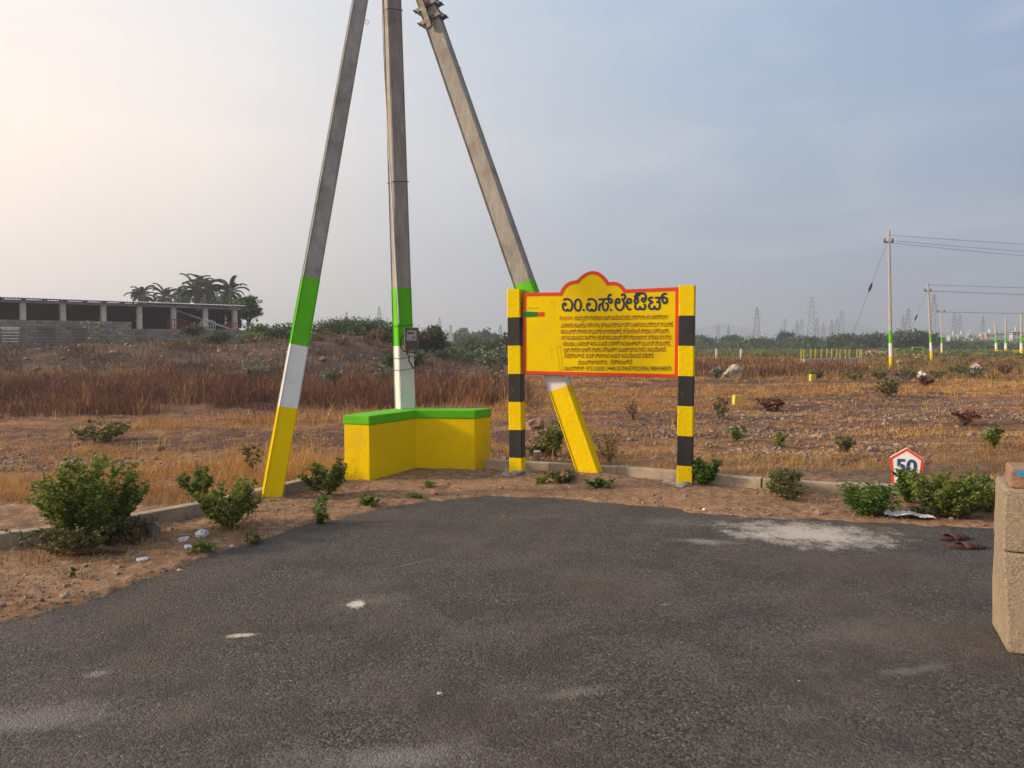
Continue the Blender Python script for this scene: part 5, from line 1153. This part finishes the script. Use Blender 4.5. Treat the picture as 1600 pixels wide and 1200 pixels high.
for px, ty, Y, lb, sd_ in ((222, 463, 84, 'leftmost coconut palm above the shed roof, standing alone', 1), (257, 464, 88, 'second coconut palm from the left above the shed roof', 2), (285, 466, 92, 'smallest coconut palm above the shed roof, third from the left', 3), (303, 453, 78, 'tallest coconut palm above the shed roof', 4), (322, 452, 80, 'coconut palm touching the tallest one on its right', 5), (360, 457, 74, 'rightmost coconut palm by the end of the shed', 6)):
    p = AT(px, ty, Y); z = gz(p.x, Y); palm((p.x, Y, z), p.z-z, lb, sd_, (1.6, 1.7, 1.5, 2.3, 2.2, 1.9)[sd_-1])

# ------------------------------------------------------------------ shed and compound wall
SA = Vector((-30.5, 48, 0)); SV = Vector((1.60, 1.68, 0)); sl = SV.length; su = SV.normalized(); sn = Vector((su.y, -su.x, 0)); sa = math.atan2(su.y, su.x)
shed = empty('cattle_shed', SA, 'long open-sided grey shed with pale pillars on the left bank', 'shed', rz=sa)
k0, k1 = -6, 6
for k in range(k0, k1+1):
    b = 2.2; m = MB(); m.box((k*sl, 0, (3.95+b)/2-.4), (.30, .30, 3.95-b+1.2)); o = m.build('pillar', 'shed_pillar', shed); o.rotation_euler.y = random.uniform(-.02, .02)
def sbox(x0, x1, y0, y1, z0, z1, nm, mt, parent=shed):
    m = MB(); m.box(((x0+x1)/2, (y0+y1)/2, (z0+z1)/2), (x1-x0, y1-y0, z1-z0)); return m.build(nm, mt, parent)
xa, xb = k0*sl-.3, k1*sl+.35
sbox(xa, xb, -.25, .15, 3.96, 4.13, 'beam', 'shed_fascia')
m = MB(); n = 150
for i in range(n):
    x0 = xa+(xb+.2-xa)*i/n; x1 = xa+(xb+.2-xa)*(i+1)/n; xm = (x0+x1)/2
    for (p, q, h0, h1) in ((x0, xm, 0, .05), (xm, x1, .05, 0)): m.quad([(p, -.75, 4.22+h0), (q, -.75, 4.22+h1), (q, 7.5, 5.0*0+4.55+h1), (p, 7.5, 4.55+h0)]); m.quad([(p, -.75, 4.22+h0), (q, -.75, 4.22+h1), (q, -.75, 4.185+h1), (p, -.75, 4.185+h0)])
rf = m.build('corrugated_roof', 'shed_roof', shed)
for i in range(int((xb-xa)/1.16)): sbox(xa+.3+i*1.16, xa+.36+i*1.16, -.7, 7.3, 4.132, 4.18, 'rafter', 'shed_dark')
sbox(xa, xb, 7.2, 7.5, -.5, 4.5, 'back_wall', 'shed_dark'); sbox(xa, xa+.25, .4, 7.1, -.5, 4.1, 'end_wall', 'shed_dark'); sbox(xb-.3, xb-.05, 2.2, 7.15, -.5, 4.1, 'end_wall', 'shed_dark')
for i in range(5):
    x = (1.2+i*1.05)*sl
m = MB(); c = Vector((4.15*sl, 1.2, 3.95)); e = Vector((6.0*sl, -.2, 2.35)); m.tube([c, e], .07, 5); m.build('sunray_tube', 'shed_pillar', shed)  # slanting sun ray in the shed, modelled as a solid pale tube
# wall of blocks
def blockwall(label, x0, x1, top, yoff, seed, bot=-.4):
    r = empty('compound_wall', SA+su*x0+sn*yoff, label, 'wall', 'compound walls before the shed', rz=sa); L = x1-x0
    m = MB(); m.box((L/2, .08, (top+bot)/2-.02), (L, .10, top-bot-.04)); m.build('mortar_core', 'wall_mortar', r)
    m = MB(); rng = random.Random(seed); z = top; row = 0
    while z > .2:
        x = -(row % 2)*.2; 
        while x < L:
            a = max(x+.012, 0); b = min(x+.40-.012, L)
            if b-a > .05 and rng.random() > .02: dy = rng.uniform(-.012, .012); m.box(((a+b)/2, .02+dy, z-.095), (b-a, .05, .176), m=rng.choice((0, 0, 1, 2)))
            x += .40
        z -= .2; row += 1
    o = m.build('blocks', ['wall_block_a', 'wall_block_b', 'wall_block_c'], r); o['kind'] = 'stuff'; return r, m
mat('wall_mortar', (.16, .14, .125), None, 3, .95); mat('wall_block_a', (.33, .27, .215), (.18, .155, .13), 1.6, .95); mat('wall_block_b', (.36, .30, .25), (.24, .2, .17), .8, .95); mat('wall_block_c', (.27, .25, .22), (.17, .15, .13), .8, .95)
w1, _ = blockwall('taller grey block compound wall at the far left, up to the shed openings', k0*sl, 2.62*sl, 2.88, 1.1, 3)
w2, _ = blockwall('lower grey block compound wall below the red grilles', 2.62*sl+.01, 7.1*sl, 2.42, 1.1, 4)
for x, z in ((.55, 2.2), (2.6*sl-4.2, 2.25), (-1.4, 2.2)):
    pass
for x, lb in ((5.55*sl+.1, 1), (7.25*sl, 2), (6.42*sl, 3)):
    m = MB(); m.box((x, -.05, 2.12), (1.0, .04, .05)); m.box((x, -.05, 2.38), (1.0, .04, .12)); [m.box((x, -.05, 1.55+.18*i), (.85, .05, .07)) for i in range(5)]; m.build('vent_opening', 'wall_mortar' if lb > 1 else 'shed_pillar', w1)
# arched grilles leaning behind the wall
def grille(k, w_, label, mt='grill_red', top=2.98):
    p = SA+su*(k*sl)+sn*.55; r = empty('arched_grille', (p.x, p.y, 0), label, 'grille', 'arched metal grilles behind the wall', rz=sa); m = MB(); n = 8
    for i in range(7):
        x = -w_/2+w_*i/6; h = top+.14*(1-(2*x/w_)**2); m.box((x, 0, (h+2.0)/2), (.035, .035, h-2.0))
    for i in range(8):
        x0 = -w_/2+w_*i/8; x1 = x0+w_/8; m.tube([(x0, 0, top+.14*(1-(2*x0/w_)**2)), (x1, 0, top+.14*(1-(2*x1/w_)**2))], .035, 4)
    for z in (2.2, 2.45, 2.7): m.box((0, .02, z), (w_, .03, .035))
    m.build('bars', mt, r)
grille(4.05, 1.35, 'arched red metal grille, leftmost behind the compound wall'); grille(5.0, 1.1, 'second arched metal grille, pale, behind the wall', 'shed_pillar'); grille(5.75, 1.1, 'third arched red grille, near the last shed pillar but one', 'grill_red', 2.85)
# distant pale wall left of the notice board
a = GP(733, 553); m = MB(); m.box((3.4, 0, .10), (7.2, .3, .5)); tag(m.build('low_wall', 'slab_pale', None, (a.x, a.y, a.z)), 'long pale low wall seen between upright pole and notice board', 'low wall')

# ------------------------------------------------------------------ pylons and far buildings
def pylon(px, top_py, Y, label, base_w=None, arms=3, gantry=False):
    g = AT(px, 535, Y); h = AT(px, top_py, Y).z+1; r = empty('lattice_pylon', (g.x, Y, -1), label, 'pylon', 'lattice pylons on the hazy horizon', rz=random.uniform(-.4, .4)); bw = base_w or h*.17; m = MB(); t = max(.12, Y*.00032)
    def wd(z): f = z/h; return bw/2*(1-f)**.9*1.0+h*.012 if f < .6 else (bw/2*(.4)**.9+h*.012)*(1-(f-.6)*1.9)
    lv = [h*k/9 for k in range(10)]
    for sx in (-1, 1):
        for sy in (-1, 1): m.tube([(sx*max(wd(z), .05), sy*max(wd(z), .05), z) for z in lv], t*.75, 4)
    for i in range(9):
        a, b = max(wd(lv[i]), .05), max(wd(lv[i+1]), .05)
        for sy in (-1, 1):
            m.tube([(-a, sy*a, lv[i]), (b, sy*b, lv[i+1])], t*.5, 3); m.tube([(a, sy*a, lv[i]), (-b, sy*b, lv[i+1])], t*.5, 3)
        for sx in (-1, 1): m.tube([(sx*a, -a, lv[i]), (sx*b, b, lv[i+1])], t*.5, 3)
    m.build('lattice_mast', 'pylon_steel', r)
    for k in range(arms):
        z = h*(.70+.1*k); l = h*.13*(1-.15*k)
        m = MB(); w0 = max(wd(z), .1)
        for s in (-1, 1): m.tube([(s*w0, 0, z), (s*l, 0, z)], t*.5, 3); m.tube([(s*w0, 0, z+h*.035), (s*l, 0, z)], t*.5, 3)
        m.build('cross_arm', 'pylon_steel', r)
    return r
for px, ty, Y, ar, lb in ((1182, 480, 520, 3, 'tall pylon above the two white fence posts'), (1226, 498, 620, 3, 'small pylon behind the far palm-like tree'), (1245, 501, 640, 2, 'pylon left of the tallest one, outer of a close pair'), (1252, 498, 620, 3, 'pylon left of the tallest one, inner of a close pair'), (1267, 466, 460, 4, 'tallest pylon, over the railing in the right field'), (1276, 497, 600, 3, 'short pylon close to the right side of the tallest one'), (1286, 504, 640, 2, 'shortest slim pylon right of the tallest one'),
                          (1299, 500, 620, 2, 'left pylon in the cluster left of the guy wire'), (1307, 497, 600, 3, 'middle pylon in the cluster left of the guy wire'), (1314, 484, 520, 3, 'highest pylon in the cluster left of the guy wire'), (1410, 493, 560, 3, 'left one of two pylons between the tallest and second pole'), (1418, 481, 520, 3, 'right, taller one of two pylons between the tallest and second pole'), (1457.5, 461, 420, 4, 'slender pylon right behind the leaning second pole'),
                          (1490, 490, 600, 4, 'broad pylon of the pair right of the slim third pole'), (1499, 492, 620, 4, 'right pylon of the pair right of the slim third pole'), (1535, 494, 640, 2, 'thin pylon over the white houses'), (542, 487, 560, 2, 'thin pylon over the thorn tree, right of the left leaning pole'), (593, 479, 480, 2, 'pylon behind the thorn tree, left of the upright pole'), (687, 496, 560, 2, 'thin pylon right of the upright pole'), (782, 507, 420, 3, 'pylon with long cross arms close left of the notice board'), (1122, 505, 700, 2, 'faint pylon right of the notice board, left one'), (1138, 508, 720, 2, 'faint pylon right of the notice board, right one')):
    pylon(px, ty, Y, lb, arms=ar)
def building(px0, px1, top_py, Y, label, mt='plaster_pale', floors=2, step=0):
    a = AT(px0, 535, Y); b = AT(px1, 535, Y); h = AT(px0, top_py, Y).z+1.5; W_ = b.x-a.x; r = empty('far_house', (a.x, Y, -1.5), label, 'house', 'pale houses on the horizon'); D_ = min(W_*.7, 14)
    m = MB(); m.box((W_/2, D_/2, h/2), (W_, D_, h)); m.build('walls', mt, r)
    m = MB(); m.box((W_*.7, D_*.6, h+1.1), (W_*.3, D_*.4, 2.2)); m.build('roof_room', mt, r)
    nw = max(2, int(W_/4.5))
    for f in range(floors):
        z = h-1.9-3.1*f
        if z < 1: continue
        for i in range(nw):
            m = MB(); m.box((W_*(i+.5)/nw, -.04, z), (1.5, .08, 1.3)); m.build('window', 'window_dark', r)
    return r
for px0, px1, ty, Y, mt, lb in ((1484, 1496, 524, 420, 'plaster_pale', 'white house left in the row on the horizon, right of the slim pole'), (1497, 1509, 523, 430, 'plaster_pale', 'white house with dark windows, second in the row right of the slim pole'), (1513, 1519, 520.5, 440, 'plaster_pale', 'narrow tall white house in the horizon row'), (1525, 1545, 530, 300, 'plaster_pink', 'salmon house below the horizon row, left of the yellow bench poles'), (1540, 1557, 520, 450, 'plaster_pale', 'wide white house behind the yellow bench poles'), (1582, 1594, 517, 430, 'plaster_pale', 'tall white house near the right edge'), (1595, 1606, 520, 430, 'plaster_pale', 'white house cut by the right edge'),
                              (1506, 1514, 531, 320, 'plaster_pale', 'tiny white house left of the salmon one'), (1405, 1417, 522, 420, 'plaster_pale', 'pale house behind the trees, between the tallest and second pole'), (1184, 1200, 526, 480, 'plaster_pale', 'low white house below the tall pylon over the white posts'), (1376, 1382, 522, 420, 'plaster_pale', 'tiny pale house just left of the tallest pole'), (694, 708, 524, 160, 'plaster_pale', 'small pale house beside the hazy trees right of the upright pole')):
    building(px0, px1, ty, Y, lb, mt)

# ------------------------------------------------------------------ wrap up
print('OBJECTS', len(bpy.data.objects), 'TRIS', sum(len(o.data.loops)-2*len(o.data.polygons) for o in bpy.data.objects if o.type == 'MESH'))
